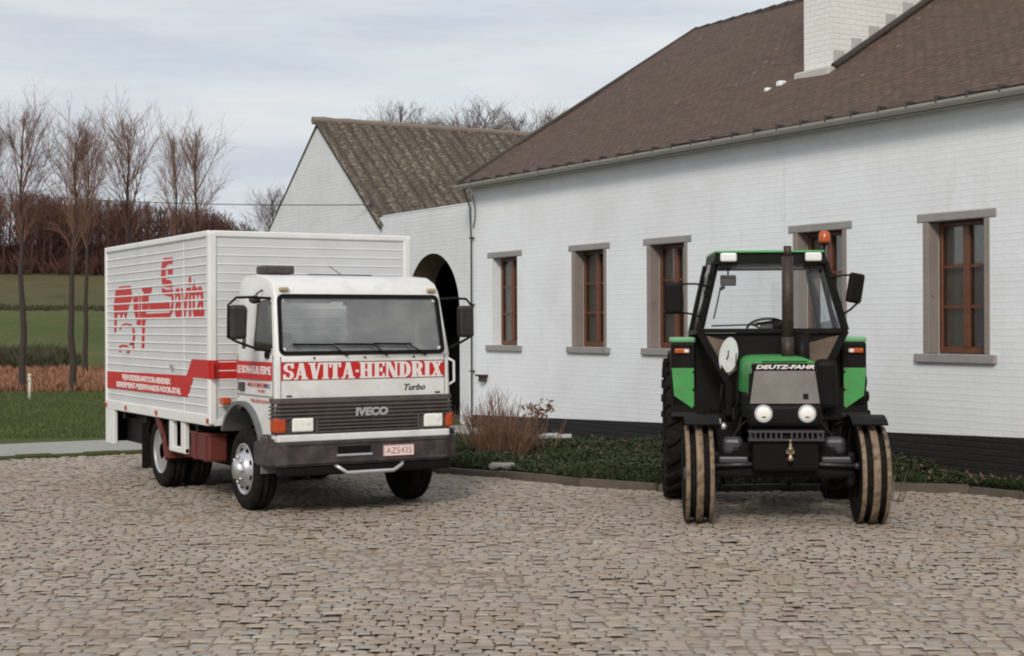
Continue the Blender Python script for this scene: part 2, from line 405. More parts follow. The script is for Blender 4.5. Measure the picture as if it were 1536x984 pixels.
    def obj(s, name, mat=None, parent=None, smooth=False, recalc=True):
        if recalc: bmesh.ops.recalc_face_normals(s.bm, faces=list(s.bm.faces))
        me = bpy.data.meshes.new(name); s.bm.to_mesh(me); s.bm.free()
        o = bpy.data.objects.new(name, me); C.objects.link(o)
        for m in (mat if isinstance(mat, (list, tuple)) else [mat]):
            if m: me.materials.append(M[m])
        if smooth:
            for p in me.polygons: p.use_smooth = True
        if parent: o.parent = parent
        return o

def tag(o, label=None, cat=None, group=None, kind=None):
    if label: o['label'] = label
    if cat: o['category'] = cat
    if group: o['group'] = group
    if kind: o['kind'] = kind
    return o
def thing(name, label, cat, loc=(0, 0, 0), rotz=0, group=None):
    o = bpy.data.objects.new(name, None); C.objects.link(o); o.location = loc; o.rotation_euler = (0, 0, rotz); o.empty_display_size = .3
    return tag(o, label, cat, group)
def wmat(o):
    b_ = Matrix.LocRotScale(o.location, o.rotation_euler, o.scale)
    return wmat(o.parent) @ o.matrix_parent_inverse @ b_ if o.parent else b_
def keep(o):                            # mesh was modelled in world coordinates: keep it there under its parent
    o.matrix_parent_inverse = wmat(o.parent).inverted(); return o
def npmesh(name, V, F, mat, parent=None, attr=None, smooth=False):
    """V (n,3) array, F (m,k) array of equal-length faces"""
    V = np.asarray(V, dtype=np.float32); F = np.asarray(F, dtype=np.int32); k = F.shape[1]
    me = bpy.data.meshes.new(name); me.vertices.add(len(V)); me.vertices.foreach_set('co', V.ravel())
    me.loops.add(F.size); me.loops.foreach_set('vertex_index', F.ravel())
    me.polygons.add(len(F)); me.polygons.foreach_set('loop_start', np.arange(0, F.size, k, dtype=np.int32))
    me.update(calc_edges=True)
    if attr is not None:
        a = me.attributes.new('tone', 'FLOAT', 'POINT'); a.data.foreach_set('value', np.asarray(attr, dtype=np.float32))
    if smooth: me.polygons.foreach_set('use_smooth', np.ones(len(F), dtype=bool))
    me.materials.append(M[mat])
    o = bpy.data.objects.new(name, me); C.objects.link(o)
    if parent: o.parent = parent
    return o
def boolean(o, cutters):
    for c in cutters:
        c.parent = o.parent
        md = o.modifiers.new('cut', 'BOOLEAN'); md.operation = 'DIFFERENCE'; md.object = c; md.solver = 'EXACT'
    dg = bpy.context.evaluated_depsgraph_get(); me = bpy.data.meshes.new_from_object(o.evaluated_get(dg))
    o.modifiers.clear(); old = o.data; o.data = me; me.name = old.name + '_cut'
    for c in cutters: bpy.data.objects.remove(c)
    return o
def sm_angle(o, ang=35):
    for p in o.data.polygons: p.use_smooth = True
    bm = bmesh.new(); bm.from_mesh(o.data)
    for e in bm.edges:
        if len(e.link_faces) == 2: e.smooth = e.calc_face_angle(0) < R(ang)
        else: e.smooth = False
    bm.to_mesh(o.data); bm.free()
    return o

# ------------------------------------------------------------------ camera
cam = bpy.data.cameras.new('camera'); co = bpy.data.objects.new('camera', cam); C.objects.link(co); sc.camera = co
cam.sensor_width = 36; cam.lens = 2260 / 1536 * 36; cam.clip_end = 5000; cam.clip_start = .05
p_, r_ = math.atan(5 / 2260), .004
f = FWD * math.cos(p_) - Vector((0, 0, 1)) * math.sin(p_); u = Vector((0, 0, 1)) * math.cos(p_) + FWD * math.sin(p_)
r2 = RIGHT * math.cos(r_) - u * math.sin(r_); u2 = u * math.cos(r_) + RIGHT * math.sin(r_)
mt = Matrix((r2, u2, -f)).transposed().to_4x4(); mt.translation = (0, 0, 1.85); co.matrix_world = mt
cam.dof.use_dof = False

# ------------------------------------------------------------------ world and light
SUN_EL, SUN_AZ = 33, -40      # azimuth of the sun measured from +X towards +Y
w = bpy.data.worlds.new('World'); sc.world = w; w.use_nodes = True
nt = w.node_tree; N = nt.nodes; L = nt.links
bg = N['Background']; sky = N.new('ShaderNodeTexSky'); sky.sky_type = 'NISHITA'; sky.sun_disc = False
sky.sun_elevation = R(SUN_EL); sky.sun_rotation = R(90 - SUN_AZ); sky.air_density = 1.2; sky.dust_density = 2.0; sky.altitude = 50
tc = coord(nt, 'Generated')
cl = noise(nt, mapping(nt, tc, (1.2, 1.2, 5.0), (0, 0, .4)), 1.7, 9, .58)
cl2 = noise(nt, mapping(nt, tc, (1.0, 1.0, 7.0), (0, 0, 1.1)), 3.4, 7, .6)
cover = ramp(nt, cl, [(.36, .78), (.52, 1.0)])
tone = ramp(nt, cl2, [(.36, (4.45, 4.8, 5.3)), (.53, (5.25, 5.52, 5.85)), (.70, (5.95, 6.08, 6.12))])
skycol = mixcol(nt, cover, sky.outputs[0], tone)
L.new(skycol, bg.inputs[0]); bg.inputs[1].default_value = .10
sun = bpy.data.lights.new('sun', 'SUN'); so = bpy.data.objects.new('sun', sun); C.objects.link(so)
sun.energy = 1.6; sun.angle = R(14); sun.color = (1, .93, .84)
sd = Vector((math.cos(R(SUN_AZ)) * math.cos(R(SUN_EL)), math.sin(R(SUN_AZ)) * math.cos(R(SUN_EL)), math.sin(R(SUN_EL))))
so.rotation_euler = sd.to_track_quat('Z', 'Y').to_euler()
sc.view_settings.view_transform = 'Standard'; sc.view_settings.look = 'None'; sc.view_settings.gamma = 1; sc.view_settings.exposure = .42
sc.view_settings.use_curve_mapping = False
sc.cycles.filter_width = 2.0
# ------------------------------------------------------------------ terrain
def sstep(a, b, x):
    t = min(1, max(0, (x - a) / (b - a))); return t * t * (3 - 2 * t)
def hz(x, y):
    d = x * FWD.x + y * FWD.y; l = x * RIGHT.x + y * RIGHT.y
    h = 0
    if d > 60:
        h = 3.0 * sstep(60, 108, d) + 5.2 * sstep(98, 150, d) + 6 * sstep(150, 260, d)
        h *= 1 - .35 * sstep(-40, 20, l)
        h += .25 * math.sin(x * .09) * sstep(60, 90, d) * math.cos(y * .07)
    return h
def grid_sheet(name, xs, ys, mat, dz=0, kind='structure'):
    V = [(x, y, hz(x, y) + dz) for x in xs for y in ys]; n = len(ys)
    F = [(i * n + j, (i + 1) * n + j, (i + 1) * n + j + 1, i * n + j + 1) for i in range(len(xs) - 1) for j in range(n - 1)]
    o = npmesh(name, V, F, mat, smooth=True); tag(o, kind=kind); return o
def lin(a, b, n): return [a + (b - a) * i / (n - 1) for i in range(n)]
g = grid_sheet('ground', [-900, -600, -420] + lin(-320, -40, 71) + lin(-36, 60, 13) + [120, 300, 700], [-700, -400] + lin(-240, 240, 97) + [400, 700], 'earth', -.06)
def band(name, d0, d1, l0, l1, mat, dz, nd=14, nl=40, wob=.0):
    V = []; 
    for i in range(nd):
        for j in range(nl):
            l = l0 + (l1 - l0) * j / (nl - 1)
            a = d0 + wob * math.sin(l * .35) + wob * .6 * math.sin(l * .9 + 1); b = d1 + wob * math.sin(l * .23 + 2)
            d = a + (b - a) * i / (nd - 1); p = W(l, d); V.append((p.x, p.y, hz(p.x, p.y) + dz))
    F = [(i * nl + j, i * nl + j + 1, (i + 1) * nl + j + 1, (i + 1) * nl + j) for i in range(nd - 1) for j in range(nl - 1)]
    return tag(npmesh(name, V, F, mat, smooth=True), kind='structure')
band('rough_strip', 42, 63, -60, -2, 'bracken_soil', -.025, wob=.5)
band('meadow', 61, 104, -110, 10, 'field_green', -.015, 26, 60, .4)
band('hillside_field', 103, 160, -130, 10, 'field_olive', -.012, 26, 60, .8)
# lawn, path and moss strip lie along the world's Y direction
def quad_sheet(name, poly, mat, z, n=1):
    b = B(); b.face([(x, y, z) for x, y in poly]); return tag(b.obj(name, mat), kind='structure')
P1, P2 = W(-40, 43.2), W(-4, 42.6)
quad_sheet('lawn', [(-24.7, -32), (-24.5, 13.2), (P2.x, P2.y), (P1.x, P1.y)], 'lawn', -.012)
quad_sheet('path', [(-21.95, -34), (-21.95, 13.2), (-24.5, 13.2), (-24.7, -34)], 'concrete', .004)
b = B()
for i in range(90):
    y = -30 + i * .48; wv = .06 * math.sin(i * 1.7)
    b.box(-22.02 + wv, -21.68 + wv * .5, y, y + .5, -.04, .03 + .012 * math.sin(i * 2.3), .012, 1)
tag(b.obj('moss_strip', 'moss'), kind='structure')

# kerb line of the planting bed (world XY)
KERB = [(-21.4, 8.2), (-18.6, 8.35), (-16.9, 8.64), (-16.07, 9.0), (-14.65, 9.3), (-13.75, 9.75), (-13.35, 10.3), (-13.0, 11.0), (-12.45, 11.85), (-11.7, 12.45), (-9, 12.62), (0.5, 12.7)]
def kerb_y(x):
    for (x0, y0), (x1, y1) in zip(KERB, KERB[1:]):
        if x0 <= x <= x1: return y0 + (y1 - y0) * (x - x0) / (x1 - x0)
    return 99
# cobbles: one domed stone per sett, laid in wavering rows
def cobbles():
    rnd = np.random.default_rng(3)
    V = []; F = []; T = []; base = 0
    row = 6.0; k = 4
    prof = np.array([0, .2, .8, 1.0])
    while row < 31:
        dep = rnd.uniform(.082, .108)
        l = -(row * .36 + 2.2) + rnd.uniform(0, .12); lim = row * .36 + 2.2
        while l < lim:
            wd = rnd.uniform(.085, .15)
            cl_ = l + wd / 2; wave = .07 * math.sin(cl_ * .45 + row * .1) + .02 * math.sin(cl_ * 1.4) + .05 * cl_ + rnd.normal(0, .007)
            p = W(cl_, row + dep / 2 + wave)
            if p.x > -21.66 and p.y < min(kerb_y(p.x), 13.2) - .02:
                gp = .0045; top = rnd.normal(-.003, .004); tx, ty = rnd.normal(0, .02, 2)
                th = rnd.normal(0, .05); top += .006 * math.sin(cl_ * 1.1 + 2) * math.sin(row * .9) + .004 * math.sin(cl_ * 2.3 + row * 1.7); tone_ = rnd.beta(1.8, 1.8)
                ct, st = math.cos(th), math.sin(th)
                us = (prof - .5) * (wd - 2 * gp); vs = (prof - .5) * (dep - 2 * gp)
                for a in range(4):
                    for c in range(4):
                        u_, v_ = us[a], vs[c]
                        ea = a in (0, 3); ec = c in (0, 3)
                        if ea and ec: u_ *= .9; v_ *= .88
                        z = top + tx * u_ + ty * v_
                        if ea or ec: z -= .0075 if not (ea and ec) else .013
                        q = RIGHT * (cl_ + u_ * ct - v_ * st) + FWD * (row + dep / 2 + wave + u_ * st + v_ * ct)
                        V.append((q.x, q.y, z)); T.append(tone_)
                for a in range(3):
                    for c in range(3):
                        i0 = base + a * 4 + c
                        F.append((i0, i0 + 4, i0 + 5, i0 + 1))
                base += 16
            l += wd
        row += dep
    o = npmesh('cobbled_yard', V, F, 'cobble', attr=T, smooth=True); tag(o, kind='structure')
cobbles()
quad_sheet('joint_sand', [(-21.8, -25), (16, -25), (16, 12.6), (-21.8, 12.6)], 'joint', -.016)

# kerb stones
b = B(); rr = random.Random(5)
for (x0, y0), (x1, y1) in zip(KERB, KERB[1:]):
    L_ = math.hypot(x1 - x0, y1 - y0); n = max(1, int(L_ / .55)); d = Vector((x1 - x0, y1 - y0, 0)) / L_
    for i in range(n):
        a = Vector((x0, y0, 0)) + d * (L_ * i / n + .008); c = Vector((x0, y0, 0)) + d * (L_ * (i + 1) / n - .008)
        z = .045 + rr.uniform(-.012, .012)
        b.bar(a + Vector((0, .06, z - .06)), c + Vector((0, .06, z - .06 + rr.uniform(-.01, .01))), .12, .17)
bmesh.ops.bevel(b.bm, geom=list(b.bm.edges), offset=.018, segments=2, affect='EDGES')
tag(b.obj('kerb', 'kerb'), kind='structure')
# bed soil, sinking a little towards the left end of the house
def bed_z(x, y): 
    t = sstep(-21.5, -12, x); k = min(1, max(0, (y - kerb_y(x)) / 1.2))
    return .05 + k * (.10 * t - .06 + .05 * math.sin(x * 1.3) * math.sin(y * 1.1))
V = []; F = []; xs = lin(-23.9, .4, 90)
for x in xs:
    y0 = (kerb_y(x) if x > -21.4 else 8.2 + (-21.4 - x) * 2) + .08
    for j in range(10):
        y = y0 + (13.0 - y0) * j / 9; V.append((x, y, bed_z(max(x, -21.3), y)))
for i in range(len(xs) - 1):
    for j in range(9): F.append((i * 10 + j, (i + 1) * 10 + j, (i + 1) * 10 + j + 1, i * 10 + j + 1))
tag(npmesh('planting_bed', V, F, 'bed_soil', smooth=True), kind='structure')
# ------------------------------------------------------------------ farmhouse
HX0, HX1, HY, HY2, EAVE = -23.95, 0.4, 13.0, 23.3, 4.30
house = thing('farmhouse', 'long white painted brick farmhouse with brown roof and black plinth behind the tractor', 'house', (-12, 13, 0))
def hp(o): return keep(o)
bpy.context.view_layer.update()
WX = [-22.77, -20.07, -17.97, -14.67, -12.37, -8.9, -5.6, -2.3]
WW, WZ0, WZ1 = .435, 1.49, 3.03
def plinth_top(x): return .225 + (x + 23.9) * .0298
# front wall panel with openings: cells of a grid, then reveals
b = B()
cuts = sorted([HX0, HX1] + [v for c in WX for v in (c - WW, c + WW)])
for i in range(len(cuts) - 1):
    x0, x1 = cuts[i], cuts[i + 1]
    if i % 2 == 0: cells = [(-.4, WZ0), (WZ0, WZ1), (WZ1, EAVE + .12)]
    else: cells = [(-.4, WZ0), (WZ1, EAVE + .12)]
    for z0, z1 in cells: b.face([(x0, HY, z0), (x1, HY, z0), (x1, HY, z1), (x0, HY, z1)])
for c in WX:
    a, d = c - WW, c + WW; y1 = HY + .34
    b.face([(a, HY, WZ0), (a, y1, WZ0), (a, y1, WZ1), (a, HY, WZ1)]); b.face([(d, HY, WZ0), (d, HY, WZ1), (d, y1, WZ1), (d, y1, WZ0)])
    b.face([(a, HY, WZ1), (a, y1, WZ1), (d, y1, WZ1), (d, HY, WZ1)]); b.face([(a, HY, WZ0), (d, HY, WZ0), (d, y1, WZ0), (a, y1, WZ0)])
RM = .616
rz = EAVE + .08 + RM * (18.15 - 12.9)
for x in (HX0, HX1):
    b.face([(x, HY, -.4), (x, HY2, -.4), (x, HY2, EAVE + .1), (x, 18.15, rz - .08), (x, HY, EAVE + .1)])
b.face([(HX0, HY2, -.4), (HX1, HY2, -.4), (HX1, HY2, EAVE + .1), (HX0, HY2, EAVE + .1)])
bmesh.ops.remove_doubles(b.bm, verts=list(b.bm.verts), dist=.0005)
b.boxuv(); hp(b.obj('wall', 'white_brick', house))
# tarred plinth, a skin proud of the wall, its top rising to the right
b = B(); xs = lin(HX0 - .006, HX1, 60); rr = random.Random(2)
for x0, x1 in zip(xs, xs[1:]):
    b.prism([(x0, -.4), (x1, -.4), (x1, plinth_top(x1)), (x0, plinth_top(x0))], lambda u, v, t: Vector((u, t, v)), HY + .002, HY - .012)
bmesh.ops.remove_doubles(b.bm, verts=list(b.bm.verts), dist=.001)
b.boxuv(); hp(b.obj('plinth', 'plinth_black', house))
# roof: two slabs with tile courses
def roof_pt(s, t, x, side):   # s metres up the slope
    c, sn = math.cos(math.atan(RM)), math.sin(math.atan(RM))
    if side: return Vector((x, 18.15 + (18.15 - 12.78) - s * c, EAVE + .0 + s * sn + t))
    return Vector((x, 12.78 + s * c, EAVE + .0 + s * sn + t))
b = B(); uvl = b.bm.loops.layers.uv.verify()
SL = (18.15 - 12.78) / math.cos(math.atan(RM)); X0, X1 = HX0 - .12, HX1 + .2
rr = random.Random(11)
nrow = int(SL / .3)
for side in (0, 1):
    n = 60; xs = lin(X0, X1, n); rows = []
    for i in range(nrow + 1):
        s = SL * i / nrow
        rows.append([b.bm.verts.new(roof_pt(s, .10 + rr.uniform(-.012, .012) + .02 * min(1, s * .6) * math.sin(x * .7 + s), x, side)) for x in xs])
    for i in range(nrow):
        for j in range(n - 1):
            f = b.bm.faces.new((rows[i][j], rows[i][j + 1], rows[i + 1][j + 1], rows[i + 1][j]))
            for l in f.loops:
                v = l.vert.co; l[uvl].uv = (v.x, (v.z - EAVE) / math.sin(math.atan(RM)))
    # underside and edges
    lo = [roof_pt(0, .0, X0, side), roof_pt(0, .0, X1, side), roof_pt(SL, 0, X1, side), roof_pt(SL, 0, X0, side)]
    hi = [roof_pt(0, .095, X0, side), roof_pt(0, .095, X1, side), roof_pt(SL, .095, X1, side), roof_pt(SL, .095, X0, side)]
    b.face(lo)
    for i in range(4): b.face([lo[i], lo[(i + 1) % 4], hi[(i + 1) % 4], hi[i]])
roof = hp(b.obj('roof', 'slate', house))
b = B()
for i in range(62):
    x = X0 + i * (X1 - X0) / 62
    b.tube([(x, 18.15, rz + .0), (x + .41, 18.15, rz + .01)], [.115, .125], 8)
o = b.obj('ridge_tile', 'slate', roof)
keep(o)
b = B()
b.tube([roof_pt(s, .10, X0 + .03, 0) for s in lin(0, SL, 12)], .05, 6)
o = b.obj('verge_tile', 'slate', roof); keep(o)
# gutter: half-round channel on hooks
b = B(); prof = [(math.cos(a) * .07, math.sin(a) * .07) for a in lin(math.pi, 2 * math.pi, 9)]
prof += [(x * .88, z * .88) for x, z in prof[::-1]]
gy, gz = 12.74, EAVE + .06
b.prism(prof, lambda u, v, t: Vector((t, gy + u, gz + v)), HX0 - .1, HX1 + .2)
gut = hp(b.obj('gutter', 'gutter', house))
b = B(); b.box(HX0 - .05, HX1, 12.83, 12.99, EAVE - .01, EAVE + .02); hp(b.obj('eaves_board', 'gutter', house))
hk = None
for i in range(53):
    x = HX0 + .1 + i * .46
    if hk is None:
        b = B(); b.box(-.018, .018, -.085, -.06, -.02, .05, .004, 1); b.box(-.03, .03, -.085, .06, .03, .075, .006, 1)
        hk = b.obj('gutter_hook', 'hook', house); c = hk
    else:
        c = hk.copy(); C.objects.link(c)
    c.parent = house; c.scale = (.75, .9, .8); c.location = (x + 12, gy - 13, gz)
# drainpipe at the left corner
b = B(); b.tube([(HX0 + .06, 12.80, gz - .05), (HX0 + .06, 12.86, gz - .22), (HX0 + .06, 12.93, gz - .4), (HX0 + .06, 12.95, gz - 1), (HX0 + .06, 12.95, .05)], .016, 8)
for z in (1.0, 2.2, 3.4): b.box(HX0 + .02, HX0 + .10, 12.925, 12.995, z, z + .03)
hp(b.obj('drainpipe', 'cable', house))
b = B(); b.tube([(HX0 + .07, 12.97, 4.18), (HX0 + .14, 12.95, 4.12), (HX0 + .21, 12.95, 3.95), (HX0 + .2, 12.95, 3.75), (HX0 + .1, 12.97, 3.6)], .011, 6)
hp(b.obj('cable_loop', 'cable', house))
b = B(); b.box(-23.56, -23.40, 12.90, 13.0, .84, .93, .01, 1); b.box(-23.62, -23.36, 12.87, 13.0, .93, .965, .008, 1); hp(b.obj('vent_spout', 'rust_pipe', house))
# windows
def window(cx, jamb, single):
    y = HY + .17; x0, x1 = cx - WW, cx + WW; fw = .05
    b = B()
    if jamb: x0 += .0
    wx0, wx1 = x0 + .012, x1 - .012; z0, z1 = WZ0 + .012, WZ1 - .012
    b.box(wx0, wx0 + fw, y, y + .07, z0, z1, .006, 1); b.box(wx1 - fw, wx1, y, y + .07, z0, z1, .006, 1)
    b.box(wx0 + fw, wx1 - fw, y + .002, y + .068, z0, z0 + fw + .02, .006, 1); b.box(wx0 + fw, wx1 - fw, y + .002, y + .068, z1 - fw, z1, .006, 1)
    b.box(cx - .045, cx + .045, y - .012, y + .075, z0 + fw + .02, z1 - fw, .006, 1)
    for k in (1, 2):
        z = z0 + .07 + (z1 - z0 - .12) * k / 3
        for sx in (-1, 1):
            a, c = (wx0 + fw, cx - .045) if sx < 0 else (cx + .045, wx1 - fw)
            b.box(a, c, y + .012, y + .055, z - .016, z + .016)
    wo = hp(b.obj('window', 'wood_red', house))
    def sub(b_, n, m): 
        o = b_.obj(n, m, wo); keep(o); return o
    b = B(); b.box(wx0 + fw - .01, wx1 - fw + .01, y + .03, y + .036, z0 + .04, z1 - .04); sub(b, 'pane', 'glass_window')
    # gathered lace curtain behind the pane
    b = B(); n = 40; pts = []
    for side in (0, 1):
        a, c = (wx0 + .03, cx - .02) if side == 0 else (cx + .02, wx1 - .03)
        for i in range(n):
            q = []
            for t in (i / n, (i + 1) / n):
                q.append((a + (c - a) * t, y + .09 + .014 * math.sin(t * 40) + .008 * math.sin(t * 17 + cx)))
            b.face([(q[0][0], q[0][1], z0), (q[1][0], q[1][1], z0), (q[1][0], q[1][1], z1), (q[0][0], q[0][1], z1)])
    sub(b, 'curtain', 'curtain')
    b = B(); b.box(cx - .62, cx + .60, HY - .05, HY + .16, WZ0 - .10, WZ0 + .004, .012, 2); sub(b, 'sill', 'stone')
    b = B(); b.box(cx - .60, cx + .60, HY - .012, HY + .15, WZ1 - .004, WZ1 + .095, .008, 1); sub(b, 'lintel', 'stone')
    if jamb:
        for s in (-1, 1):
            b = B()
            xa, xb = (x0 - .075, x0 + .016) if s < 0 else (x1 - .016, x1 + .065)
            b.box(xa, xb, HY - .008, HY + .165, WZ0 + .006, WZ1 - .006, .006, 1)
            if s < 0: b.lathe([(.022, 0), (.022, .012)], (x0 + .016, HY + .06, 2.18), 'x', 10)
            sub(b, 'jamb', 'stone_jamb')
for i, cx in enumerate(WX): window(cx, i > 0, i == 0)
# dim interior so that the windows look into a room
b = B(); b.box(HX0 + .25, HX1 - .25, HY + 1.6, HY + 1.7, 0, 4.2); b.box(HX0 + .25, HX1 - .25, HY + .36, HY + 1.6, .0, .05); b.box(HX0 + .25, HX1 - .25, HY + .36, HY + 1.6, 4.15, 4.2)
hp(b.obj('inner_partition', 'room_dark', house))
# chimney wall rising through the roof, stepped flashing
CX0, CX1, CY0, CY1 = -16.62, -16.03, 14.45, 18.6
b = B(); b.box(CX0, CX1, CY0, CY1, 5.0, 8.9); b.box(CX0 - .06, CX1 + .06, CY0 - .06, CY1 + .06, 8.9, 9.02)
b.boxuv(); ch = hp(b.obj('chimney', 'chimney_brick', house))
b = B()
def rzat(y): return EAVE + .10 + RM * (y - 12.78)
for k in range(11):
    y = CY0 + .02 + k * .33
    b.box(CX1 + .002, CX1 + .012, y, y + .20, rzat(y) - .05, rzat(y) + .24)
b.box(CX0 - .05, CX1 + .10, CY0 - .16, CY0 - .002, rzat(CY0 - .16) - .03, rzat(CY0 - .16) + .10, .02, 1)
o = b.obj('flashing', 'lead', ch); keep(o)
b = B()
b.tube([(CX1 + .09, y, rzat(y) + .03) for y in lin(CY0 - .05, 18.0, 10)], .055, 6)  # added tile-coloured strip draws the roof's shadow line below the flashing
o = b.obj('shadow_line_strip', 'slate', ch); keep(o)
b = B(); b.box(-16.92, -16.80, 14.17, 14.30, rzat(14.2) - .02, rzat(14.2) + .07, .02, 1); b.box(-17.08, -16.99, 14.08, 14.2, rzat(14.1) - .02, rzat(14.1) + .05, .02, 1)
o = b.obj('mortar_patch', 'white_brick', roof); keep(o)

# ------------------------------------------------------------------ barn with archway
BY = 13.3; RX, RZ = -31.83, 6.46
barn = thing('barn', 'limewashed barn gable with mossy corrugated roof and dark archway behind the truck', 'barn', (-29, BY, 0))
bpy.context.view_layer.update()
def bp(o): return keep(o)
AX, AR, ASP = -26.12, 1.12, 2.12
def ztop(x):
    if x >= -28.50: return 4.09
    if x >= -28.75: return 4.05 + (x + 28.75) * .16
    if x >= RX: return RZ - .10 + (x - RX) * (4.05 - RZ + .10) / (-28.75 - RX)
    return 4.03 + (x + 35.1) * (RZ - .10 - 4.03) / (RX + 35.1)
def zbot(x):
    return -.4 if abs(x - AX) >= AR - 1e-4 else ASP + math.sqrt(max(0, AR * AR - (x - AX) ** 2))
XS = [-35.1, RX, -28.75, -28.50] + [AX - AR * math.cos(a_) for a_ in lin(0, math.pi, 33)] + [HX0 + .02]
b = B()
for i, (x0, x1) in enumerate(zip(XS, XS[1:])):
    inside = x0 >= AX - AR - 1e-4 and x1 <= AX + AR + 1e-4
    z0, z1 = (-.4, -.4) if not inside else (max(ASP, zbot(x0)), max(ASP, zbot(x1)))
    for y in (BY, BY + .45): b.face([(x0, y, z0), (x1, y, z1), (x1, y, ztop(x1)), (x0, y, ztop(x0))])
    b.face([(x0, BY, ztop(x0)), (x1, BY, ztop(x1)), (x1, BY + .45, ztop(x1)), (x0, BY + .45, ztop(x0))])
bmesh.ops.remove_doubles(b.bm, verts=list(b.bm.verts), dist=.0005)
b.boxuv(); bp(b.obj('wall', 'barn_brick', barn))
# bare-brick lining of the arch, set inside the opening, and the dark passage behind
b = B(); arc = [(AX - AR * math.cos(a), ASP + AR * math.sin(a)) for a in lin(0, math.pi, 33)]
arc = [(AX - AR, -.3)] + arc + [(AX + AR, -.3)]
for (x0, z0), (x1, z1) in zip(arc, arc[1:]):
    b.face([(x0, BY + .002, z0), (x1, BY + .002, z1), (x1, BY + .55, z1), (x0, BY + .55, z0)])
b.boxuv(); bp(b.obj('arch_lining', 'arch_brick', barn))
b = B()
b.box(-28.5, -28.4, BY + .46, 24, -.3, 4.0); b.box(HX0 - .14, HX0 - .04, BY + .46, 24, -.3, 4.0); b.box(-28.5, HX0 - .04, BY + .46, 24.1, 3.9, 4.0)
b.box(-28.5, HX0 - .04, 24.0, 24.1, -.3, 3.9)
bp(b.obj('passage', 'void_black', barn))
# side and rear walls
b = B(); b.box(-35.08, -34.7, BY + .45, 24, -.4, 4.1); b.box(-28.9, -28.6, BY + .45, 24, -.4, 4.0); b.box(-35.08, -28.6, 24, 24.3, -.4, 4.1)
b.boxuv(); bp(b.obj('side_wall', 'barn_brick', barn))
# corrugated slopes
def slope(x1, z1, name, y0, y1, mat, lift=0, s0=0, s1=1, par=None):
    b = B(); uvl = b.bm.loops.layers.uv.verify(); per = .30; n = int((y1 - y0) / per * 10); L_ = math.hypot(x1 - RX, z1 - RZ)
    nx, nz = (-(z1 - RZ) / L_ * (1 if x1 > RX else -1), abs(x1 - RX) / L_)
    rows = []
    for t in (s0, (s0 + s1) / 2, s1):
        row = []
        for i in range(n + 1):
            y = y0 + (y1 - y0) * i / n; a = .02 * math.sin(2 * math.pi * y / per) + .06 + lift
            row.append(b.bm.verts.new((RX + (x1 - RX) * t + nx * a, y, RZ + (z1 - RZ) * t + nz * a)))
        rows.append(row)
    for r0, r1, t0, t1 in ((rows[0], rows[1], s0, (s0 + s1) / 2), (rows[1], rows[2], (s0 + s1) / 2, s1)):
        for i in range(n):
            f = b.bm.faces.new((r0[i], r0[i + 1], r1[i + 1], r1[i])); f.smooth = True
            for l, (yy, tt) in zip(f.loops, ((i, t0), (i + 1, t0), (i + 1, t1), (i, t1))): l[uvl].uv = ((y1 - y0) * yy / n, tt * L_)
    bmesh.ops.solidify(b.bm, geom=list(b.bm.faces), thickness=.012)
    o = b.obj(name, mat, par or barn, recalc=False); keep(o); return o
E_Z = RZ + (4.05 - RZ) * (3.45 / 3.2)
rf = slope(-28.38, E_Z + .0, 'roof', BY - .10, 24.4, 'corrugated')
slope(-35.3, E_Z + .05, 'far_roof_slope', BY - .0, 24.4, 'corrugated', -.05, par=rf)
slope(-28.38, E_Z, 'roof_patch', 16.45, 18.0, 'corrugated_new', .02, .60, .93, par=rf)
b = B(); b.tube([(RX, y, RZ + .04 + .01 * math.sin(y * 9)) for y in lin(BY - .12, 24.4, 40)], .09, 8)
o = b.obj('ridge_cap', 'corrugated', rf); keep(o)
b = B(); b.bar((RX, BY - .015, RZ - .02), (-35.32, BY - .015, E_Z + .0), .012, .02); b.bar((RX, BY - .06, RZ - .0), (-28.36, BY - .06, E_Z - .02), .03, .03)
o = b.obj('verge_board', 'bark', rf); keep(o)
# coping on the passage wall
b = B(); b.box(-28.35, HX0, BY - .01, BY + .46, 4.09, 4.12, .008, 1); b.boxuv(); bp(b.obj('coping', 'barn_brick', barn))
# overhead wire from the gable to a pole out of the picture
a0 = Vector((-28.88, BY - .05, 4.38)); a1 = W(-21, 47, 6.6)
b = B(); pts = []
for t in lin(0, 1, 26):
    p = a0.lerp(a1, t); p.z -= .55 * 4 * t * (1 - t) * .5; pts.append(p)
b.tube(pts, .010, 5); b.box(a0.x - .03, a0.x + .03, BY - .06, BY, a0.z - .05, a0.z + .05)
tag(b.obj('overhead_wire', 'cable'), 'thin dark overhead wire running left from the barn gable', 'wire')
b = B(); b.tube([W(-21, 47, -.3), W(-21, 47, 6.9)], [.14, .10], 10); b.bar(W(-21.4, 47, 6.6), W(-20.6, 47, 6.6), .09)
tag(b.obj('wire_pole', 'bark'), 'wooden pole that carries the overhead wire left of the truck', 'pole')
# ------------------------------------------------------------------ box truck: local x forward, y to its left, z up
truck = thing('box_truck', 'white box lorry with red lettering parked on the cobbles, facing right', 'truck', (-13.6, 6.2, 0))
FR = lambda x0: (lambda u, v, t: Vector((x0 + t, u, v)))          # on a face looking forward
SD = lambda y0: (lambda u, v, t: Vector((u, y0 - t, v)))          # on the right-hand side
BX0, BX1, BY0_, BY1_, BZ0, BZ1 = -5.5, -1.46, -1.12, 1.20, .82, 2.83
